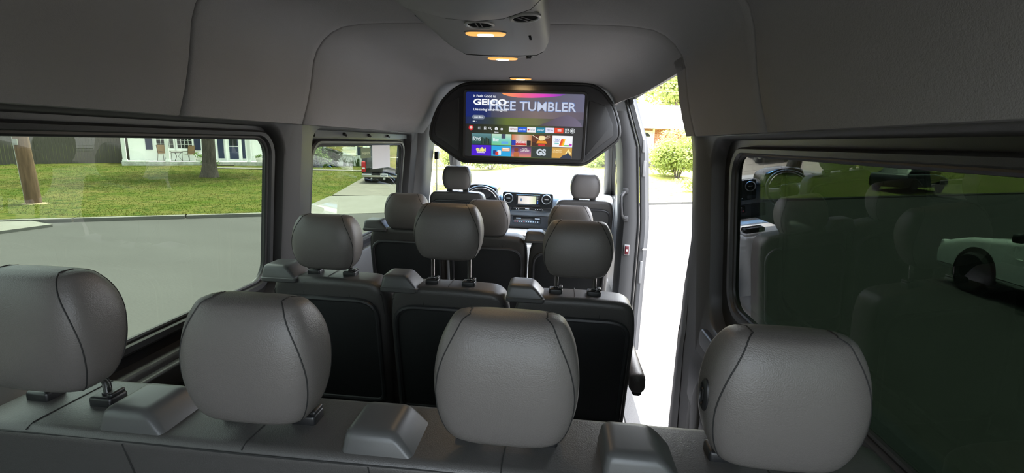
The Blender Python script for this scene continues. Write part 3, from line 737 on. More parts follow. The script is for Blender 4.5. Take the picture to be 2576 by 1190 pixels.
patch('banner_hill', 0, 0, 0, 0, 'hill_glow', 3, pts=[(.62, .49), (.70, .43), (.78, .36), (.86, .31), (.93, .36), (.98, .44), (.99, .49)])
words('FREE TUMBLER', .195, .268, .145, (120, 150, 205), .735, .016, 3)
words('FREE TUMBLER', .200, .262, .130, (196, 206, 228), .725, .010, 4)
words('It Feels Good to', .065, .078, .038, (240, 244, 250), .19, .012, 6)
words('GEICO', .063, .192, .088, (250, 252, 255), .285, .030, 6)
words('.', .358, .192, .05, (250, 252, 255), None, .02, 6)
words('Like saving hundreds good.', .065, .282, .038, (240, 244, 250), .29, .012, 6)
patch('button_pill', .055, .165, .35, .415, gm((112, 122, 142)), 5, .016)
words('Learn More', .073, .394, .026, (235, 240, 245), .075, .005, 6)
patch('page_dots', .066, .085, .441, .452, gm((235, 240, 245)), 5, .002)
patch('page_dots', .058, .062, .444, .449, gm((200, 205, 215)), 5, .001)
patch('page_dots', .092, .096, .444, .449, gm((200, 205, 215)), 5, .001)
# dark lower half with a faint reflection
ramp_glow('menu_glow', 0, [(SX0, (26, 27, 30)), (SX0+.22, (46, 52, 34)), (SX0+.42, (74, 90, 36)), (SX0+.55, (60, 70, 40)), (SX0+.70, (40, 40, 42)), (SX1, (38, 38, 42))])
patch('menu_ground', 0, 1, .49, 1.0, 'menu_glow', 1, .012)
W = (232, 236, 240)
patch('avatar', .027, .069, .51, .59, gm((205, 40, 48)), 4, .018); patch('avatar_face', .037, .060, .525, .565, gm((240, 205, 190)), 5, .008)
patch('icon', .108, .132, .532, .572, gm((150, 156, 160)), 4); patch('icon', .123, .130, .54, .564, gm((60, 64, 66)), 5)
patch('icon', 0, 0, 0, 0, gm(W), 4, pts=[(.160, .528), (.178, .528), (.178, .578), (.169, .566), (.160, .578)]); patch('icon', .1645, .1735, .534, .556, gm((50, 54, 50)), 5)
def ring_icon(u, v, r0, r1, col, layer=4):
    x, z = uv(u, v); b = MB(); yy = TY-.0065-.0006*layer
    b.loft([[(x+r*math.cos(2*PI*k/20), yy, z+r*math.sin(2*PI*k/20)) for k in range(20)] for r in (r0, r1)], False, False); return b.build('icon', gm(col), scr, 0)
ring_icon(.211, .547, .0055, .0085, W); patch('icon', 0, 0, 0, 0, gm(W), 4, pts=[(.218, .562), (.221, .557), (.228, .574), (.225, .579)])
patch('home_disc', .242, .290, .500, .588, gm((34, 44, 26)), 3, .019)
patch('icon', 0, 0, 0, 0, gm(W), 5, pts=[(.250, .550), (.266, .525), (.282, .550), (.278, .550), (.278, .574), (.254, .574), (.254, .550)]); patch('icon', .262, .270, .553, .566, gm((34, 44, 26)), 6)
patch('icon', .304, .322, .543, .574, gm(W), 4, .003); patch('icon', .308, .318, .550, .567, gm((52, 62, 40)), 5)
words('Home', .247, .620, .024, W, .038, .01, 5)
apps = [(W, 'NETFLIX', (150, 40, 50)), ((20, 90, 215), 'prime video', (225, 238, 250)), ((238, 238, 240), 'YouTube', (90, 110, 140)), ((10, 120, 150), 'Disney+', (225, 245, 250)), ((225, 225, 245), 'TCL tv', (40, 40, 110)), ((225, 60, 30), '', W)]
for k, (c, s, tcol) in enumerate(apps):
    u0 = .374+.0778*k; dv = .004*k*0
    patch('app_tile', u0, u0+.0745, .517, .597, gm(c), 4, .002)
    if s: words(s, u0+.009 if k != 2 else u0+.024, .567, .028, tcol, .056 if k != 2 else .042, .008, 6)
patch('app_mark', .379, .394, .545, .566, gm((205, 40, 48)), 6, .003).location.x = .1556*SW
for v in (.540, .558): patch('app_mark', .787, .820, v, v+.012, gm(W), 6, .002)
patch('icon', .846, .886, .515, .597, gm((86, 90, 94)), 4, .003)
for du, dv in ((.852, .530), (.870, .530), (.852, .566)): patch('icon', du, du+.011, dv, dv+.022, gm(W), 5)
patch('icon', .870, .882, .575, .580, gm(W), 5); patch('icon', .8745, .8775, .566, .589, gm(W), 5)
ring_icon(.913, .556, .0135, .018, (190, 194, 198)); ring_icon(.913, .556, .004, .0095, W)
# poster tiles
def tile(k, row, mat): 
    u0 = .054+.1735*k; v0 = (.635 if row == 0 else .818); return patch('poster_tile', u0, u0+.170, v0, v0+(.175 if row == 0 else .165), mat, 3), u0, v0
ramp_glow('poster_sea', 2, [(SZ0+.08, (30, 60, 62)), (SZ0+.12, (48, 92, 92)), (SZ0+.165, (96, 140, 146))])
t_, u0, v0 = tile(0, 0, 'poster_sea'); words('THE', u0+.012, v0+.07, .022, W, .022, .01, 5); words('BOYS', u0+.008, v0+.115, .05, (225, 236, 238), .07, .02, 5)
for i in range(6): patch('poster_shape', u0+.085+.012*i, u0+.094+.012*i, v0+.06+.008*(i % 3), v0+.165, gm(((38, 54, 46), (58, 72, 58), (30, 44, 40))[i % 3]), 4, .002)
ramp_glow('poster_garden', 2, [(SZ0+.08, (110, 196, 120)), (SZ0+.12, (120, 205, 190)), (SZ0+.165, (196, 226, 200))])
t_, u0, v0 = tile(1, 0, 'poster_garden'); words('Bluey', u0+.012, v0+.115, .05, (236, 246, 250), .05, .02, 5)
patch('poster_shape', u0+.085, u0+.120, v0, v0+.07, gm((62, 74, 96)), 4); patch('poster_shape', u0+.085, u0+.145, v0+.115, v0+.16, gm((96, 170, 226)), 4, .004)
ramp_glow('poster_room', 0, [(SX0+.335, (205, 110, 60)), (SX0+.40, (216, 196, 176)), (SX0+.48, (196, 130, 80))])
t_, u0, v0 = tile(2, 0, 'poster_room'); patch('poster_shape', u0, u0+.035, v0+.085, v0+.17, gm((34, 60, 170)), 4, .003); patch('poster_shape', u0+.035, u0+.125, v0+.105, v0+.165, gm((196, 36, 34)), 4, .003)
words('SPIDER-MAN', u0+.036, v0+.135, .036, (240, 236, 240), .092, .02, 5); patch('poster_shape', u0+.13, u0+.165, v0+.09, v0+.172, gm((28, 24, 30)), 4, .004)
t_, u0, v0 = tile(3, 0, gm((92, 44, 24)))
for i, (a, c_r) in enumerate(((.0, .06), (.025, .07), (.13, .1), (.150, .13), (.145, .165))): patch('poster_ray', 0, 0, 0, 0, gm((226, 216, 196)), 4, pts=[(u0+a, v0+.006+.02*(i % 2)), (u0+a+.008, v0+.004+.02*(i % 2)), (u0+.082, v0+.088), (u0+.079, v0+.090)])
patch('poster_shape', u0+.058, u0+.112, v0+.01, v0+.075, gm((246, 226, 170)), 5, .012); patch('poster_shape', 0, 0, 0, 0, gm((226, 140, 30)), 5, pts=[(u0+.038, v0+.128), (u0+.052, v0+.085), (u0+.118, v0+.085), (u0+.13, v0+.128)])
patch('poster_shape', u0+.056, u0+.112, v0+.14, v0+.168, gm((206, 40, 50)), 5, .002); patch('poster_shape', u0, u0+.045, v0+.115, v0+.172, gm((60, 28, 18)), 4, .004)
t_, u0, v0 = tile(4, 0, gm((244, 246, 250))); words('Learn', u0+.022, v0+.064, .026, (60, 90, 190), .038, .008, 5); words('Colors', u0+.012, v0+.096, .03, (50, 90, 190), .046, .012, 5); patch('poster_shape', u0+.020, u0+.056, v0+.112, v0+.124, gm((90, 190, 190)), 5)
for i, c in enumerate(((226, 70, 40), (240, 130, 30), (248, 200, 40))): patch('poster_shape', 0, 0, 0, 0, gm(c), 4, pts=[(u0+.058+.012*i, v0+.155), (u0+.076+.012*i, v0+.05), (u0+.090+.010*i, v0+.05), (u0+.075+.012*i, v0+.155)])
patch('poster_shape', u0+.10, u0+.145, v0+.14, v0+.162, gm((120, 196, 120)), 5, .004); patch('poster_shape', u0+.142, u0+.166, v0+.12, v0+.16, gm((190, 40, 190)), 5, .004)
t_, u0, v0 = tile(0, 1, gm((76, 22, 206))); words('tubi', u0+.042, v0+.098, .060, (246, 240, 120), .086, .05, 5); patch('poster_shape', u0+.048, u0+.118, v0+.115, v0+.125, gm((226, 206, 246)), 5)
t_, u0, v0 = tile(1, 1, gm((40, 166, 226))); patch('poster_shape', u0+.09, u0+.160, v0+.03, v0+.085, gm((236, 150, 90)), 4, .005); patch('poster_shape', u0+.098, u0+.150, v0+.040, v0+.052, gm((250, 246, 236)), 5); patch('poster_shape', u0+.094, u0+.155, v0+.060, v0+.075, gm((250, 246, 236)), 5)
patch('poster_shape', u0+.015, u0+.045, v0+.075, v0+.145, gm((38, 62, 126)), 4, .005); patch('poster_shape', u0+.052, u0+.085, v0+.075, v0+.145, gm((226, 236, 244)), 4, .005); patch('poster_shape', u0+.036, u0+.062, v0+.095, v0+.155, gm((216, 60, 50)), 5, .005)
ramp_glow('poster_dusk', 2, [(SZ0+.012, (214, 130, 110)), (SZ0+.045, (130, 84, 136)), (SZ0+.082, (70, 44, 70))])
t_, u0, v0 = tile(2, 1, 'poster_dusk'); words('YOUNG', u0+.090, v0+.045, .018, (240, 226, 220), .046, .006, 5); words('DAVID', u0+.074, v0+.085, .036, (244, 232, 226), .078, .012, 5)
patch('poster_shape', u0+.024, u0+.060, v0+.03, v0+.085, gm((126, 56, 34)), 4, .008); patch('poster_shape', u0+.020, u0+.070, v0+.095, v0+.164, gm((190, 106, 60)), 4, .008)
t_, u0, v0 = tile(3, 1, gm((40, 52, 48))); words('GS', u0+.042, v0+.128, .092, (206, 216, 226), .082, .05, 5)
t_, u0, v0 = tile(4, 1, gm((206, 156, 66))); words('THE AMERICAN', u0+.008, v0+.055, .020, (250, 232, 180), .078, .01, 5); words('REVOLUTION', u0+.008, v0+.082, .022, (250, 232, 180), .078, .012, 5)
patch('poster_shape', 0, 0, 0, 0, gm((250, 226, 150)), 4, pts=[(u0+.11, v0+.1), (u0+.14, v0+.02), (u0+.168, v0+.1)]); patch('poster_shape', 0, 0, 0, 0, gm((30, 44, 70)), 5, pts=[(u0+.072, v0+.165), (u0+.09, v0+.125), (u0+.125, v0+.10), (u0+.135, v0+.06), (u0+.150, v0+.11), (u0+.169, v0+.135), (u0+.169, v0+.165)])

# label lettering on the side window
me = text_mesh('Emergency Exit', .020, .0008); me.materials.clear(); me.materials.append(MATS['label_print'])
o = place('lettering', me, lab_exit, (-.8995, 2.030, 1.398)); o.rotation_euler = (PI/2, 0, PI/2)
wdt = max(p.co.x for p in me.vertices); o.scale = (.13/wdt, 1, 1)

# ================================================================ dashboard and cab fittings
da = thing('dashboard', 'grey dashboard with black control panel, round vents and lit display', 'dashboard', (0, 0, 0))
prof = rounded([(4.06, .42), (4.00, .60), (3.985, .79), (4.03, .96), (4.14, 1.0), (4.72, .975), (4.72, .42)], [0, .03, .03, .05, .08, 0, 0], 5)
b = MB(); b.loft([[(x, y+.05*abs(x)**2, z-(.02 if abs(x) > .5 else 0)) for y, z in prof] for x in (-.84, -.6, -.3, 0, .3, .6, .84)]); b.build('dash_body', 'dash_grey', da, 45)
b = MB(); b.slab(rounded([(-.250, .818), (.238, .818), (.246, 1.006), (-.262, 1.012)], .03, 5), 3.945, 4.05, .008, 3); cp = b.build('control_panel', 'dash_black', da)
for x in (-.202, .178):
    mx = Matrix.Translation((x, 3.944, .948)) @ Matrix.Rotation(PI/2, 4, 'X')
    b = MB(); b.lathe([(.049, -.004), (.049, .004), (.046, .008), (.041, .006), (.040, -.004)], 30, mx, False, False); v = b.build('vent_ring', 'silver_trim', da)
    b = MB(); b.lathe([(.040, -.002), (.001, -.006)], 24, mx, False, False); b.build('vent_core', 'black_plastic', v)
    b = MB(); b.rbox(-.020, .020, -.004, .004, -.004, .004, .002, mx=mx); b.build('vent_tab', 'silver_trim', v)
ramp_glow('cab_display_glow', 0, [(-.10, (214, 206, 200)), (0.0, (250, 246, 240)), (.06, (226, 232, 196)), (.09, (206, 226, 180))], 1.0)
b = MB(); b.rbox(-.125, .115, 3.934, 3.95, .885, .990, .006); ds = b.build('display_bezel', 'dash_black', da)
b = MB(); b.box(-.104, .078, 3.9325, 3.936, .898, .976); b.build('display', 'cab_display_glow', ds)
b = MB(); b.rbox(-.078, -.066, 3.931, 3.934, .922, .952, .003); b.build('display_car_icon', gm((60, 96, 140)), ds)
for i in range(5):
    b = MB(); b.box(.086, .098, 3.932, 3.936, .902+.016*i, .911+.016*i); b.build('display_key', gm((46, 96, 190) if i < 2 else (150, 160, 170)), ds)
b = MB(); b.rbox(-.15, .14, 3.930, 3.96, .828, .862, .006); b.build('button_strip', 'dash_black', da)
b = MB(); b.box(-.028, .012, 3.928, 3.932, .846, .852); b.build('button_mark', 'white_print', da)
for i in range(6):
    x = -.12+.022*(i % 2)+(0 if i < 2 else (.19 if i < 4 else .235)); b = MB(); b.box(x, x+.009, 3.928, 3.932, .842, .848); b.build('button_mark', 'white_print', da)
for x0, x1 in ((-.245, -.165), (.150, .235)):
    b = MB(); b.rbox(x0, x1, 3.94, 3.98, .826, .862, .006); b.build('storage_slot', 'black_plastic', da)
b = MB(); b.slab(rr(-.34, .34, .645, .772, .010), 3.978, 4.03, .005, 2); b.build('lower_fascia', 'trim_dark', da)
b = MB(); b.slab(rr(-.154, .128, .690, .762, .010), 3.972, 4.03, .005, 2); b.build('switch_bank', 'dash_black', da)
for i in range(11):
    x = -.135+.023*i; b = MB(); b.box(x, x+.010, 3.9695, 3.9735, .708, .717)
    b.build('switch_mark', gm((220, 50, 60)) if i in (0, 1, 4) else 'white_print', da)
for x in (-.12, .07): 
    b = MB(); b.box(x, x+.05, 3.9695, 3.9735, .742, .750); b.build('switch_mark', 'white_print', da)
b = MB(); b.loft([[(x, y, z) for x, z in rounded([(-.66+i, .93), (-.28-i, .93), (-.31-i, 1.055-i*.5), (-.40-i, 1.085-i*.5), (-.55+i, 1.085-i*.5), (-.64+i, 1.055-i*.5)], .03, 4)] for y, i in ((3.86, .012), (3.875, 0), (4.12, .0), (4.2, .03))]); b.build('instrument_hood', 'dash_black', da)
for x in (-.54, -.41):
    b = MB(); b.lathe([(.05, 0), (.05, .004), (.044, .005)], 24, Matrix.Translation((x, 3.858, 1.0)) @ Matrix.Rotation(PI/2, 4, 'X')); b.build('dial', 'trim_dark', da)
st = thing('steering_wheel', 'black steering wheel with silver spokes in front of the driver seat', 'steering wheel', (-.455, 3.74, .895))
st.rotation_euler = (math.radians(62), 0, 0)
b = MB(); b.tube([(.185*math.cos(2*PI*k/40), .185*math.sin(2*PI*k/40), 0) for k in range(40)], .0155, 10, True); b.build('rim', 'black_plastic', st)
b = MB(); b.slab(rounded([(-.075, -.055), (.075, -.055), (.085, .03), (.045, .065), (-.045, .065), (-.085, .03)], .03), -.02, .03, .012, mx=Matrix.Rotation(PI/2, 4, 'X')); b.build('hub', 'dash_black', st)
for a in (.12, PI-.12, -PI/2):
    b = MB(); b.rbox(.06, .182, -.022, .022, -.006, .008, .005, mx=Matrix.Rotation(a, 4, 'Z')); b.build('spoke', 'silver_trim', st)
b = MB(); b.tube([(.170*math.cos(a), .170*math.sin(a), .008) for a in [PI*.15+PI*.7*k/16 for k in range(17)]], .004, 6); b.build('rim_trim', 'silver_trim', st)
cn = thing('centre_tray', 'pale sunlit storage tray between the two cab seats', 'tray', (0, 0, 0))
b = MB(); b.rbox(-.26, .115, 3.25, 3.985, .0, .62, .03); b.build('tray_body', 'pale_tray', cn)
b = MB(); b.rbox(-.24, .095, 3.30, 3.96, .615, .640, .009); b.build('tray_lid', 'pale_tray', cn)
b = MB(); b.rbox(-.08, .09, 3.33, 3.44, .635, .68, .02); b.build('tray_grip', 'dash_black', cn)
cb = thing('cup_box', 'pale cup on the dark cab floor box beside the front passenger seat', 'cup', (.19, 3.72, .0))
b = MB(); b.rbox(-.05, .06, -.07, .09, 0, .52, .01); b.build('floor_box', 'trim_dark', cb)
b = MB(); b.lathe([(.030, .52), (.038, .61), (.040, .615), (.036, .615), (.028, .53)], 20, None, True, True); b.build('cup_body', 'paper_white', cb)

# ================================================================ outside
GZ = -.65
CV, NV = Vector((.872, .489)), Vector((-.489, .872))
def L(s, d): return (s*CV.x+d*NV.x, 15.2+s*CV.y+d*NV.y)
def sd(x, y): return (x*CV.x+(y-15.2)*CV.y, x*NV.x+(y-15.2)*NV.y)
def smooth(a, b, x):
    t = min(1, max(0, (x-a)/(b-a))); return t*t*(3-2*t)
def hz(x, y):
    s, d = sd(x, y)
    z = -.56 + smooth(4, 11, s)*.062*max(0, min(d, 16))
    q = s+8.0-.40*d
    z -= .16*smooth(-.3, .1, q)*(1-smooth(4.6-.1*d, 5.1-.1*d, q+.4*d))*(1-smooth(2.9, 3.5, d))
    return z + .015*math.sin(x*.9+y*.3)*smooth(.3, 2, d)
rd = MB(); rd.box(-70, 70, -60, 90, GZ-.3, GZ); o = rd.build('road', 'asphalt'); tag(o, 'sunlit grey asphalt street around the van', kind='structure')
# lawn as one height field beyond the curb
def lawn_patch(s0, s1, d0, d1, ns, nd, dz=0.):
    b = MB(); vs = []
    for j in range(nd+1):
        for i in range(ns+1):
            x, y = L(s0+(s1-s0)*i/ns, d0+(d1-d0)*j/nd); vs.append((x, y, hz(x, y)+dz))
    n = ns+1; b.add(vs, [(j*n+i, j*n+i+1, (j+1)*n+i+1, (j+1)*n+i) for j in range(nd) for i in range(ns)]); return b
tag(lawn_patch(-45, -1.6, .16, 60, 60, 60).build('lawn', 'lawn_grass', None, 180), 'patchy green front lawn of the white house', kind='structure')
tag(lawn_patch(-1.6, 60, .16, 60, 60, 60).build('lawn', 'lawn_glare', None, 180), 'lawn of the brick house with sun glare painted pale', kind='structure')
# curb stones
cu = struct('curb', 'pale concrete curb along the far side of the street')
segs = [(-8.05-2.2*(k+1), -8.05-2.2*k-.04) for k in range(7)] + [(-2.95+2.2*k, -2.95+2.2*k+2.16) for k in range(22)]
for a, c in segs:
    b = MB(); p, q = L(a, 0), L(c, 0); p2, q2 = L(a, .17), L(c, .17)
    b.loft([[(x, y, z) for x, y in (p, q, q2, p2)] for z in (GZ-.1, GZ+.085)]); b.build('curb_stone', 'concrete', cu)
# driveway with apron
def quad_prism(pts, z0, z1):
    b = MB(); b.loft([[(x, y, z) for x, y in pts] for z in (z0, z1)]); return b
dw = struct('path_driveway', 'concrete driveway with a pale apron leading to the pickup')
ap = [L(-8.0, -.02), L(-3.0, -.02), L(-3.2, 3.3), L(-6.7, 3.3)]
b = MB(); b.loft([[(x, y, GZ-.1) for x, y in ap], [(x, y, GZ+.01 if i < 2 else -.515) for i, (x, y) in enumerate(ap)]]); b.build('apron', 'concrete', dw)
for k in range(6):
    y0, y1 = 15.1+2.6*k, 15.1+2.6*k+2.56
    def xl(y): return -7.5-.27*(y-15.1)
    quad_prism([(xl(y0), y0), (xl(y0)+3.3, y0+1.0), (xl(y1)+3.3, y1+1.0), (xl(y1), y1)], GZ-.1, -.515).build('drive_slab', 'old_concrete', dw)
quad_prism([(-20.2, 25.0), (-11.0, 27.6), (-10.8, 28.4), (-20.0, 26.0)], GZ-.1, -.52).build('front_path', 'old_concrete', dw)
quad_prism([(-16.5, 6.2), (-10.9, 7.4), (-10.7, 8.5), (-13.0, 9.2), (-17, 8.6)], GZ-.1, GZ+.06).build('corner_apron', 'concrete', dw)

# grass tufts on the near lawn
random.seed(11)
b = MB()
for _ in range(70000):
    s = random.uniform(-24, -1.6); d = .18+20*random.random()**1.3
    x, y = L(s, d)
    if xl(y)-.1 < x < xl(y)+3.4 and y > 13: continue
    if -17 < x < -10.6 and y < 9.3: continue
    z = hz(x, y); h = random.uniform(.012, .038); a = random.uniform(0, PI); w2 = .008+.010*random.random(); lx, ly = random.uniform(-.04, .04), random.uniform(-.04, .04)
    if -8.2 < s < -2.9 and d < 3.5: continue
    b.add([(x-w2*math.cos(a), y-w2*math.sin(a), z-.01), (x+w2*math.cos(a), y+w2*math.sin(a), z-.01), (x+lx, y+ly, z+h)], [(0, 1, 2)])
tag(b.build('grass_tufts', 'grass_blade', None, 0), 'short uneven grass blades on the lawn across the street', 'grass', kind='stuff')

# leaf masses
def leaf_mass(name, mat, parent, c, rad, n, size, seed, flat=1.0, hollow=.55):
    rnd = random.Random(seed); b = MB(); lobes = [(Vector((rnd.gauss(0, .42), rnd.gauss(0, .42), rnd.gauss(0, .38))), rnd.uniform(.45, .75)) for _ in range(9)]
    for _ in range(n):
        o, lr = rnd.choice(lobes); v = Vector((rnd.gauss(0, 1), rnd.gauss(0, 1), rnd.gauss(0, 1))).normalized()*lr*rnd.uniform(hollow, 1.0)
        p = o+v; p = Vector((c[0]+p.x*rad[0], c[1]+p.y*rad[1], c[2]+p.z*rad[2]))
        if p.z < c[2]-rad[2]*1.02: continue
        nrm = (v+Vector((rnd.gauss(0, .6), rnd.gauss(0, .6), rnd.gauss(0, .6)+.3))).normalized(); t = nrm.orthogonal().normalized(); t.rotate(Matrix.Rotation(rnd.uniform(0, 6.3), 3, nrm)); u = nrm.cross(t)
        q = size*rnd.uniform(.6, 1.3)
        b.add([p-t*q, p+u*q*.5, p+t*q, p-u*q*.5], [(0, 1, 2, 3)])
    o = b.build(name, mat, parent, 0); tag(o, kind='stuff'); return o
def bush(label, mat, c, rad, n, size, seed, group=None, name='shrub'):
    t = thing(name, label, 'shrub', (c[0], c[1], hz(c[0], c[1])), 0, group)
    leaf_mass('foliage', mat, t, (0, 0, c[2]-hz(c[0], c[1])), rad, n, size, seed)
    b = MB()
    for k in range(5):
        a = k*1.3; b.tube([(.08*math.cos(a), .08*math.sin(a), -.05), (rad[0]*.35*math.cos(a), rad[1]*.35*math.sin(a), c[2]-hz(c[0], c[1]))], .035, 6, r1=.012)
    b.build('stem', 'bark', t); return t
def tree(label, mat, base, h, rtr, cc, rad, n, size, seed, cat='tree'):
    t = thing('tree', label, cat, (base[0], base[1], hz(*base)-.05))
    rnd = random.Random(seed); b = MB(); rings = []
    for i in range(13):
        z = h*i/12; rows = []
        for k in range(16):
            a = 2*PI*k/16; fl = 1+.55*math.exp(-z*3.0)*(1+.35*math.sin(3*a+seed)); rr_ = rtr*fl*(1-.035*z)*(1+.06*math.sin(5*a+z*2)+.03*rnd.random())
            rows.append((rr_*math.cos(a)+.04*math.sin(z), rr_*math.sin(a), z))
        rings.append(rows)
    b.loft(rings); b.build('trunk', 'bark', t, 60)
    b = MB()
    for k in range(6):
        a = k*1.05+seed; b.tube([(0, 0, h*.9), (rad[0]*.3*math.cos(a), rad[1]*.3*math.sin(a), h+(cc-h)*.5), (rad[0]*.7*math.cos(a), rad[1]*.7*math.sin(a), cc)], rtr*.5, 6, r1=.03)
    b.build('branches', 'bark', t)
    leaf_mass('foliage', mat, t, (0, 0, cc), rad, n, size, seed); return t
tree('thick grey brown tree trunk standing on the lawn before the white porch', 'leaf_mid', (-16.0, 20.3), 3.4, .27, 7.0, (4.2, 4.2, 2.6), 6000, .16, 3)

# utility pole
up = thing('utility_pole', 'weathered brown wooden utility pole leaning on the lawn', 'pole', (-13.92, 10.84, hz(-13.92, 10.84)-.05))
b = MB(); b.loft([[(-.045*z+(.172-.006*z)*math.cos(2*PI*k/18), (.172-.006*z)*math.sin(2*PI*k/18), z) for k in range(18)] for z in [i*.5 for i in range(17)]]); b.build('pole_shaft', 'pole_wood', up, 60)
b = MB(); b.box(-.13, .02, -.185, -.165, 1.62, 1.78); b.build('tag_plate', 'silver_trim', up)
b = MB(); b.tube([(-.178-.045*z, -.06, z) for z in (0, 1, 2, 3, 4, 5)], .016, 6); b.build('ground_conduit', 'planter_stone', up)
b = MB(); b.lathe([(.75, -.03), (.5, .02), (.25, .055), (.18, .07)], 20, None, True, True); b.build('straw_ring', 'straw', up)

# fence with single boards
fn = thing('wood_fence', 'weathered grey board fence beside the white house', 'fence', (0, 0, 0))
P, Q = Vector((-30.8, 20.4)), Vector((-26.2, 27.6)); D = (Q-P); n_b = 58
bm_ = MB(); bm_.box(-.065, .065, -.011, .011, 0, 1.95); me_board = rec(bm_, 'board', 'fence_wood', 30)
rot = math.atan2(D.y, D.x); random.seed(4)
for i in range(n_b):
    p = P+D*(i+.5)/n_b; o = place('board', me_board, fn, (p.x, p.y, -.56+random.uniform(-.02, .02))); o.rotation_euler = (random.uniform(-.01, .01), 0, rot); o.scale = (D.length/n_b/.136, 1, random.uniform(.98, 1.02))
for z in (.0, .9):
    b = MB(); b.tube([(P.x-.05, P.y+.05, z), (Q.x-.05, Q.y+.05, z)], .04, 4); b.build('rail', 'fence_wood', fn)
for k, (x, y, z, r) in enumerate(((-32.5, 22.5, 1.4, 1.6), (-31.2, 25.5, 1.6, 1.5), (-30.0, 27.8, 1.7, 1.6))):
    bush(('dark shrub behind the far end of the board fence', 'dark shrub behind the middle of the board fence', 'dark shrub behind the board fence next to the house')[k], 'leaf_dark', (x, y, z), (r, r, 1.5), 2600, .13, 20+k, 'shrubs behind the board fence')
bush('low dark shrub at the foot of the board fence', 'leaf_dark', (-31.6, 19.4, .2), (1.2, 1.2, 1.0), 1800, .11, 31)

# ---- white house with porch
H0 = Vector((-24.95, 24.9)); HT = Vector((.8, .6)); HN = Vector((-.6, .8))   # along the front, into the house
hs = thing('white_house', 'white painted house with navy shutters and a raised front porch', 'house', (H0.x, H0.y, 0), math.atan2(.6, .8))
# local: x along the front, y into the house, z world
WY = 1.7
b = MB(); b.box(.15, 9.6, WY, WY+6, GZ, 2.6); b.build('wall', 'house_white', hs)
b = MB(); b.box(9.6, 17.5, -.15, WY+6, GZ, 2.6); b.build('wing_wall', 'house_white', hs)
b = MB(); b.loft([[(x, y, z) for x, y in ((-.3+i, WY-.1+i*.3), (18.1-i, WY-.1+i*.3), (18.1-i, WY+6.5-i), (-.3+i, WY+6.5-i))] for i, z in ((0, 2.6), (0, 2.75), (3.0, 4.6))]); b.build('roof', 'old_concrete', hs)
bx0 = MB(); bx0.box(-.1, 9.6, .02, .22, 2.6, 2.8); bx0.build('porch_beam', 'house_white', hs)
b = MB(); b.box(0, 9.6, -.05, WY+.1, GZ-.1, -.33); pf = b.build('porch_base', 'painted_brick', hs)
for k in range(4):
    b = MB(); b.box(-.03, 9.62, -.075, -.05, GZ+.0+.085*k, GZ+.072+.085*k); b.build('brick_course', 'painted_brick', pf)
b = MB(); b.box(4.35, 5.6, -.55, -.05, GZ-.1, -.47); b.build('porch_step', 'old_concrete', pf)
for x in (.12, 2.17, 6.48):
    b = MB(); b.box(x-.095, x+.095, .02, .21, -.33, 2.6); p = b.build('porch_post', 'house_white', hs)
    b = MB(); b.box(x-.12, x+.12, -.005, .235, -.33, -.22); b.build('post_foot', 'house_white', p)
def house_window(x0, x1, z0, z1, y, cols, rows):
    b = MB(); b.box(x0, x1, y-.02, y+.03, z0, z1); f = b.build('window', 'window_dark', hs)
    b = MB()
    for xa, xb, za, zb in ((x0-.09, x0, z0-.09, z1+.09), (x1, x1+.09, z0-.09, z1+.09), (x0, x1, z1, z1+.09), (x0, x1, z0-.09, z0), (x0, x1, (z0+z1)/2-.03, (z0+z1)/2+.03)): b.box(xa, xb, y-.06, y, za, zb)
    b.box(x0-.14, x1+.14, y-.10, y, z0-.15, z0-.09); b.build('window_casing', 'house_white', f)
    b = MB()
    for k in range(1, cols): xx = x0+(x1-x0)*k/cols; b.box(xx-.012, xx+.012, y-.035, y-.018, z0, z1)
    for k in range(1, rows): zz = z0+(z1-z0)*k/rows; b.box(x0, x1, y-.035, y-.018, zz-.012, zz+.012)
    b.build('muntins', 'house_white', f)
def shutter(x0, x1, z0, z1, y):
    b = MB(); b.box(x0, x1, y-.045, y, z0, z1); s = b.build('shutter', 'shutter_navy', hs)
    b = MB(); n = int((z1-z0)/.11)
    for k in range(n): zz = z0+.06+k*(z1-z0-.12)/n; b.box(x0+.05, x1-.05, y-.058, y-.045, zz, zz+.07)
    b.build('shutter_slats', 'shutter_navy', s)
FY = WY
def at(px):   # shift a front-plane station to the recessed wall as seen along the porch depth
    return px
house_window(1.56, 2.42, .42, 1.95, FY, 4, 6); house_window(2.62, 3.40, .42, 1.95, FY, 4, 6)
shutter(1.00, 1.34, .32, 2.02, FY); shutter(3.52, 3.86, .32, 2.02, FY)
b = MB(); b.box(5.36, 6.06, FY-.06, FY, -.33, 1.85); dr = b.build('front_door', 'house_white', hs)
b = MB(); b.box(5.45, 5.97, FY-.085, FY-.06, -.22, .58); b.box(5.45, 5.97, FY-.085, FY-.06, .64, 1.7); b.build('door_panel', 'shutter_navy', dr)
b = MB(); b.box(5.51, 5.91, FY-.10, FY-.084, .68, 1.66); b.build('door_glass', 'window_dark', dr)
b = MB(); b.box(5.24, 5.36, FY-.09, FY, -.33, 1.95); b.box(6.06, 6.18, FY-.09, FY, -.33, 1.95); b.build('door_casing', 'house_white', dr)
shutter(4.80, 5.14, -.18, 1.95, FY); shutter(6.20, 6.38, -.18, 1.95, FY); shutter(7.40, 7.75, .45, 2.02, FY)
house_window(11.2, 12.1, .35, 1.9, -.15, 3, 6); house_window(12.3, 13.2, .35, 1.9, -.15, 3, 6); shutter(13.36, 13.75, .2, 2.0, -.15); shutter(10.65, 11.05, .2, 2.0, -.15)
b = MB(); b.tube([(6.72, FY-.05, -.33), (6.72, FY-.05, 2.6)], .04, 6); b.build('downpipe', 'house_white', hs)
for k in range(14):
    b = MB(); b.box(9.62, 17.5, -.172, -.15, GZ+.05+.1*k, GZ+.135+.1*k); b.build('siding_board', 'house_white', hs)

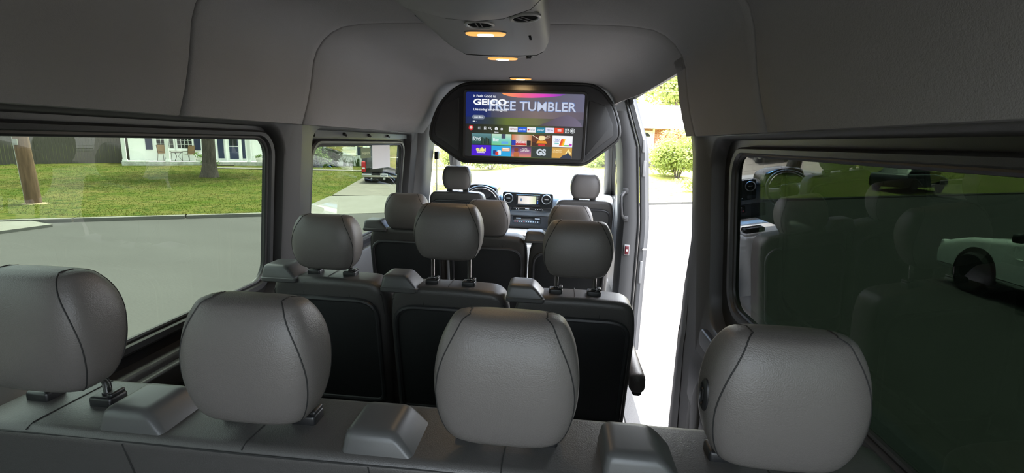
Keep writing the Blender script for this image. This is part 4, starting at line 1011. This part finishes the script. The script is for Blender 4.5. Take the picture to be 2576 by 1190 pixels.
def hloc(x, y, z): p = H0+HT*x+HN*y; return (p.x, p.y, z)
HR = math.atan2(.6, .8)
def porch_chair(label, x, y, rz):
    t = thing('patio_chair', label, 'chair', hloc(x, y, -.33), HR+rz, 'porch chairs')
    for sx in (-.25, .25):
        b = MB(); b.tube([(sx, -.25, 0), (sx, -.24, .58), (sx, .22, .60)], .014, 6); b.build('arm_leg', 'steel_dark', t)
        b = MB(); b.tube([(sx, .30, 0), (sx, .20, .42), (sx, .28, .95)], .014, 6); b.build('back_leg', 'steel_dark', t)
    b = MB(); b.loft([[(-.24, y_, z_), (.24, y_, z_), (.24, y_, z_-.012), (-.24, y_, z_-.012)] for y_, z_ in ((-.25, .44), (0, .41), (.2, .42))]); b.build('seat', 'sling_tan', t)
    b = MB(); b.loft([[(-.24, y_, z_), (.24, y_, z_), (.24, y_+.012, z_), (-.24, y_+.012, z_)] for y_, z_ in ((.2, .44), (.24, .7), (.28, .96))]); b.build('backrest', 'sling_tan', t)
porch_chair('tan sling patio chair half behind the middle porch post', 1.95, 1.05, .7)
porch_chair('tan sling patio chair on the porch beside the tree trunk', 3.20, 1.05, -.7)
pt = thing('patio_table', 'small round metal patio table between the two porch chairs', 'table', hloc(2.60, .95, -.33), HR)
b = MB(); b.lathe([(.001, .50), (.30, .50), (.31, .515), (.30, .53), (.001, .53)], 24); b.build('table_top', 'steel_dark', pt)
for k in range(3):
    a = k*2.1; b = MB(); b.tube([(.26*math.cos(a), .26*math.sin(a), 0), (.06*math.cos(a), .06*math.sin(a), .28), (.2*math.cos(a), .2*math.sin(a), .5)], .012, 6); b.build('leg', 'steel_dark', pt)
def planter(label, x, y):
    t = thing('planter', label, 'planter', hloc(x, y, -.33), HR, 'porch planters')
    b = MB(); b.lathe([(.17, 0), (.24, .20), (.27, .22), (.27, .26), (.23, .26)], 20, None, True, True); b.build('pot', 'planter_stone', t)
    o = leaf_mass('plant', 'leaf_mid', t, (0, 0, .36), (.26, .26, .14), 160, .05, int(x*7))
    b = MB()
    for k in range(7): b.lathe([(.03, 0), (.035, .02), (.001, .03)], 6, Matrix.Translation((.18*math.cos(k), .15*math.sin(k*1.7), .44+.03*(k % 3))))
    b.build('blossoms', 'flower', t)
planter('stone planter with pale flowers beside the tree trunk on the porch', 3.80, .45); planter('stone planter with pale flowers at the far porch end', 7.12, .5)
for k, (x, y, z, r, n) in enumerate(((4.35, -.5, -.42, .42, 700),)):
    p = hloc(x, y, z); bush('low green shrub at the porch foot beside the tree trunk', 'leaf_mid', p, (r*1.2, r, .28), n, .06, 40)
p = hloc(10.4, -1.35, .2); bush('pale green rounded shrub at the corner of the white house wing', 'leaf_mid', p, (.9, .9, .9), 2600, .09, 41)
p = hloc(11.35, -1.2, .35); bush('dark evergreen shrub under the wing window of the white house', 'leaf_dark', p, (.75, .7, 1.05), 3000, .09, 42)
# sword leaved plants along the wing
random.seed(5)
for k in range(6):
    x, y, z = hloc(12.3+.45*k, -.75-.1*(k % 2), 0); z = hz(x, y)
    t = thing('iris_plant', 'clump of upright sword shaped leaves along the white wing wall', 'plant', (x, y, z), 0, 'sword leaved plants along the wing wall')
    b = MB()
    for i in range(16):
        a = random.uniform(0, 6.28); r = random.uniform(0, .14); h = random.uniform(.35, .75); lx = random.uniform(-.25, .25); wd = .022
        px, py = r*math.cos(a), r*math.sin(a)
        b.add([(px-wd, py, -.02), (px+wd, py, -.02), (px+wd+lx*.4, py, h*.6), (px+lx, py, h), (px-wd+lx*.4, py, h*.6)], [(0, 1, 2, 3, 4)])
    b.build('leaf_clump', 'leaf_blade', t, 0)['kind'] = 'stuff'

# ---- pickup in the driveway
tr = thing('pickup_truck', 'black pickup truck parked tail first in the driveway', 'truck', (-7.45, 20.0, -.55), .27)
def taper(sx, z0, z1, y0, y1, top): return None
b = MB(); b.rbox(-.98, .98, .12, 5.4, .38, 1.16, .08, 3); b.build('body', 'car_paint_black', tr, 50)
b = MB(); b.loft([[(x, y, z) for x, y in rr(-.92+i, .92-i, 1.75+i*1.1, 3.9-i*1.6, .15, 4)] for i, z in ((0, 1.1), (.02, 1.3), (.16, 1.80), (.24, 1.86))]); b.build('cab', 'car_paint_black', tr, 50)
b = MB(); b.loft([[(-.72, 1.745, 1.25), (.72, 1.745, 1.25), (.62, 1.885, 1.72), (-.62, 1.885, 1.72)], [(-.72, 1.76, 1.25), (.72, 1.76, 1.25), (.62, 1.90, 1.72), (-.62, 1.90, 1.72)]]); b.build('rear_window', 'window_dark', tr)
b = MB(); b.rbox(-.80, .80, .06, .16, .50, 1.19, .03, 3); tg = b.build('tailgate', 'car_paint_black', tr, 50)
b = MB(); b.rbox(-.11, .11, .03, .07, .80, .87, .03); b.build('emblem', 'bumper_chrome', tg)
b = MB(); b.slab(rr(-.62, .62, .58, .76, .03), .045, .07, .008, 2); b.build('tailgate_recess', 'car_paint_dark', tg)
for s in (-1, 1):
    b = MB(); b.slab(rr(s*.89-.09, s*.89+.09, .52, .98, .03), .05, .2, .02, 3); l_ = b.build('tail_light', 'tail_red', tr)
    b = MB(); b.slab(rr(s*.89-.06, s*.89+.06, .66, .72, .01), .04, .06, .005, 2); b.build('reverse_lens', 'white_print', l_)
    for y in (1.15, 4.5):
        b = MB(); mx = Matrix.Translation((s*.84, y, .37)) @ Matrix.Rotation(PI/2, 4, 'Y'); b.lathe([(.22, -.13), (.33, -.135), (.385, -.10), (.385, .10), (.33, .135), (.22, .13)], 24, mx); wh = b.build('wheel', 'tyre', tr)
        b = MB(); b.lathe([(.02, .10), (.20, .12), (.24, .138), (.24, .13)], 16, mx if s > 0 else mx @ Matrix.Rotation(PI, 4, 'X')); b.build('rim', 'silver_trim', wh)
b = MB(); b.rbox(-.97, .97, -.06, .14, .30, .46, .03, 3); bu = b.build('bumper', 'bumper_chrome', tr)
b = MB(); b.rbox(-.55, .55, -.065, .10, .40, .47, .01); b.build('bumper_step', 'black_plastic', bu)
b = MB(); b.rbox(-.16, .16, -.085, -.055, .33, .48, .006); lp = b.build('licence_plate', 'paper_white', tr)
for i in range(7):
    b = MB(); b.box(-.125+.037*i, -.102+.037*i, -.088, -.084, .375, .43); b.build('plate_character', 'shutter_navy', lp)
b = MB(); b.rbox(-.05, .05, -.18, .1, .20, .29, .01); b.tube([(0, -.16, .28), (0, -.16, .36)], .025, 8); b.build('tow_hitch', 'silver_trim', tr)
b = MB(); b.tube([(-.55, -.02, .26), (-.6, .1, .22), (-.5, .6, .25)], .035, 8); b.build('exhaust', 'silver_trim', tr)

# ---- brick house ahead, seen through the door opening
bh = thing('brick_house', 'low red brick house with a pale roof and white front door', 'house', (1.5, 32.0, 0), .10)
def bx_(x0, x1, y0, y1, z0, z1, nm, mt, par): b = MB(); b.box(x0, x1, y0, y1, z0, z1); return b.build(nm, mt, par)
mt = M('brick_wall', (.36, .11, .06), .9); n_, l_ = mt.node_tree.nodes, mt.node_tree.links
br = n_.new('ShaderNodeTexBrick'); br.inputs['Scale'].default_value = 1.0; br.inputs['Color1'].default_value = (.40, .12, .065, 1); br.inputs['Color2'].default_value = (.30, .085, .05, 1); br.inputs['Mortar'].default_value = (.5, .45, .4, 1)
br.inputs['Brick Width'].default_value = .22; br.inputs['Row Height'].default_value = .075; br.inputs['Mortar Size'].default_value = .009
tc = n_.new('ShaderNodeTexCoord'); mp = n_.new('ShaderNodeMapping'); mp.inputs['Rotation'].default_value = (PI/2, 0, 0)
l_.new(tc.outputs['Object'], mp.inputs[0]); l_.new(mp.outputs[0], br.inputs[0]); l_.new(br.outputs[0], n_['Principled BSDF'].inputs['Base Color'])
bx_(0, 16, 1.2, 9, -.6, 2.75, 'wall', 'brick_wall', bh)
b = MB(); b.loft([[(x, y, z) for x, y in ((-.6, -.2), (16.6, -.2), (16.6, 9.4-i), (-.6, 9.4-i))][:2] + [(16.6, 9.6, z), (-.6, 9.6, z)] if i == 0 else [(-.6, 4.6, z), (16.6, 4.6, z), (16.6, 4.8, z), (-.6, 4.8, z)] for i, z in ((0, 2.72), (0, 2.85), (1, 4.55))]); b.build('roof', 'roof_pale', bh)
bx_(-.6, 16.6, -.25, -.18, 2.66, 2.86, 'fascia', 'house_white', bh)
d_ = bx_(4.25, 5.25, 1.12, 1.2, .42, 2.55, 'front_door', 'house_white', bh); bx_(4.12, 4.25, 1.08, 1.2, .42, 2.66, 'door_casing', 'house_white', d_); bx_(5.25, 5.38, 1.08, 1.2, .42, 2.66, 'door_casing', 'house_white', d_)
b = MB(); b.slab([(4.42+.33+.33*math.cos(a), 2.15+.26*math.sin(a)) for a in [PI*k/10 for k in range(11)]], 1.09, 1.12, .004, 1); b.build('door_fan_window', 'window_dark', d_)
for x in (3.85, 7.6): bx_(x-.11, x+.11, -.1, .12, .42, 2.72, 'porch_post', 'house_white', bh)
bx_(3.2, 8.2, -.3, 1.2, -.6, .42, 'porch_slab', 'old_concrete', bh); bx_(4.1, 5.5, -.7, -.3, -.6, .24, 'porch_step', 'old_concrete', bh); bx_(4.1, 5.5, -1.1, -.7, -.6, .06, 'porch_step', 'old_concrete', bh)
for x in (4.1, 5.5):
    b = MB(); b.tube([(x, -1.1, .0), (x, -1.1, .9), (x, -.3, 1.3), (x, 1.0, 1.3)], .022, 6); b.tube([(x, -.3, .42), (x, -.3, 1.3)], .022, 6); b.build('handrail', 'steel_dark', bh)
bx_(1.1, 2.6, 1.12, 1.2, 1.0, 2.4, 'window', 'window_dark', bh); bx_(9.3, 10.9, 1.12, 1.2, 1.0, 2.4, 'window', 'window_dark', bh)
pb = thing('porch_box', 'small dark parcel box standing on the brick house porch', 'box', (5.0, 32.65, .42), .1); b = MB(); b.rbox(-.2, .2, -.15, .15, 0, .34, .02); b.build('box_body', 'steel_dark', pb); b = MB(); b.rbox(-.21, .21, -.16, .16, .32, .37, .01); b.build('box_lid', 'trim_grey', pb)

bush('large rounded green bush on the lawn before the brick house', 'leaf_bright', (6.75, 26.2, 1.25), (1.55, 1.4, 1.30), 9000, .085, 50, name='bush')
bush('low leafy weed patch on the sunny lawn', 'leaf_bright', (6.6, 21.3, -.15), (.8, .6, .22), 900, .07, 51)
tree('tall bright green tree behind the brick house', 'leaf_bright', (10.5, 46.0), 4.0, .35, 7.5, (4.2, 3.5, 3.0), 9000, .20, 8)
tree('smaller airy tree behind the brick house roof', 'leaf_bright', (5.2, 47.0), 3.6, .25, 5.4, (1.9, 1.8, 1.5), 2500, .17, 9)
for k, (x, y, z, rx) in enumerate(((-7.2, 32.5, .5, 1.7), (-4.6, 33.6, .6, 1.8), (-2.0, 34.4, .5, 1.7), (.1, 34.2, .6, 1.3), (3.0, 30.4, .55, 1.0))):
    bush(('leafy hedge bush straight ahead over the driver headrest', 'leafy hedge bush ahead, second from the driver side', 'leafy hedge bush ahead in the middle of its row', 'leafy hedge bush ahead, next to the last toward the brick house', 'leafy hedge bush ahead at the brick house end of its row')[k], 'leaf_bright', (x, y, z), (rx, 1.2, 1.15), 3600, .09, 60+k, 'hedge bushes ahead of the van', 'hedge_bush')
pwl = thing('power_line', 'pair of thin overhead wires above the brick house', 'wire', (0, 0, 0))
for dz, y in ((0, 40), (.8, 40.6)):
    b = MB(); b.tube([(x, y+.2*x, 6.0+dz+.012*(x-8)**2) for x in range(-6, 30, 3)], .02, 5); b.build('wire', 'steel_dark', pwl)

# ---- cars seen through the dark side window
def car(name, label, loc, rz, paint, hood, length=4.6):
    t = thing(name, label, 'car', loc, rz)
    # local: x across, y forward, wheels on z=0
    prof_ = [(-length/2, .45), (-length/2, .80), (-length/2+.15, .98), (-.95, 1.0), (.75, .98), (length/2-.55, .86), (length/2-.06, .70), (length/2, .50), (length/2-.05, .26), (-length/2+.05, .26)]
    o = rounded(prof_, [.08, .1, .1, .05, .1, .3, .15, .1, .06, .06], 4)
    b = MB(); b.slab([(y, z) for y, z in o], -.88, .88, .09, 4, mx=Matrix(((0, 1, 0, 0), (1, 0, 0, 0), (0, 0, 1, 0), (0, 0, 0, 1)))); b.build('body', paint, t, 50)
    o = rounded([(-1.75, .94), (-1.15, 1.42), (.05, 1.46), (1.05, .94)], [.05, .3, .3, .05], 5)
    b = MB(); b.slab([(y, z) for y, z in o], -.74, .74, .12, 4, mx=Matrix(((0, 1, 0, 0), (1, 0, 0, 0), (0, 0, 1, 0), (0, 0, 0, 1)))); b.build('cabin_glass', 'window_dark', t, 50)
    o = rounded([(-1.30, 1.36), (-1.10, 1.45), (.05, 1.49), (.22, 1.42)], [.03, .1, .1, .03], 4)
    b = MB(); b.slab([(y, z) for y, z in o], -.66, .66, .04, 3, mx=Matrix(((0, 1, 0, 0), (1, 0, 0, 0), (0, 0, 1, 0), (0, 0, 0, 1)))); b.build('roof', paint, t, 50)
    for s in (-1, 1):
        for y in (-length/2+.85, length/2-.85):
            b = MB(); b.lathe([(.40, 0), (.40, .03)], 28, Matrix.Translation((s*.865-.015, y, .34)) @ Matrix.Rotation(PI/2, 4, 'Y')); b.build('wheel_arch', 'tyre', t)
            mx = Matrix.Translation((s*.84, y, .33)) @ Matrix.Rotation(PI/2, 4, 'Y')
            b = MB(); b.lathe([(.2, -.10), (.29, -.105), (.325, -.07), (.325, .07), (.29, .105), (.2, .10)], 24, mx); wh = b.build('wheel', 'tyre', t)
            for q in range(5):
                b = MB(); b.rbox(.03, .21, -.025, .025, .06*s-.005+.03*s, .06*s+.01+.03*s, .004, mx=mx @ Matrix.Rotation(q*1.2566, 4, 'Z')); b.build('wheel_spoke', 'silver_trim', wh)
        b = MB(); b.rbox(s*.98-.10, s*.98+.10, .62, .74, .96, 1.10, .04, 3); b.build('mirror', 'black_plastic', t)
        b = MB(); b.rbox(s*.62-.2, s*.62+.2, length/2-.20, length/2-.01, .60, .72, .03); b.build('headlight', 'white_print', t)
        b = MB(); b.tube([(s*.885, y, .70) for y in (-1.6, -.4, .8)], .012, 6); b.build('side_moulding', paint, t)
    return t
car('pale_car', 'pale car parked close by, its front wheel seen through the dark window', (7.85, 5.85, GZ), .0, 'car_paint_pale', 0)
car('dark_sedan', 'dark sedan across the street seen through the dark side window', (19.5, 27.6, hz(19.5, 27.6)+.0), -1.0, 'car_paint_dark', 0)
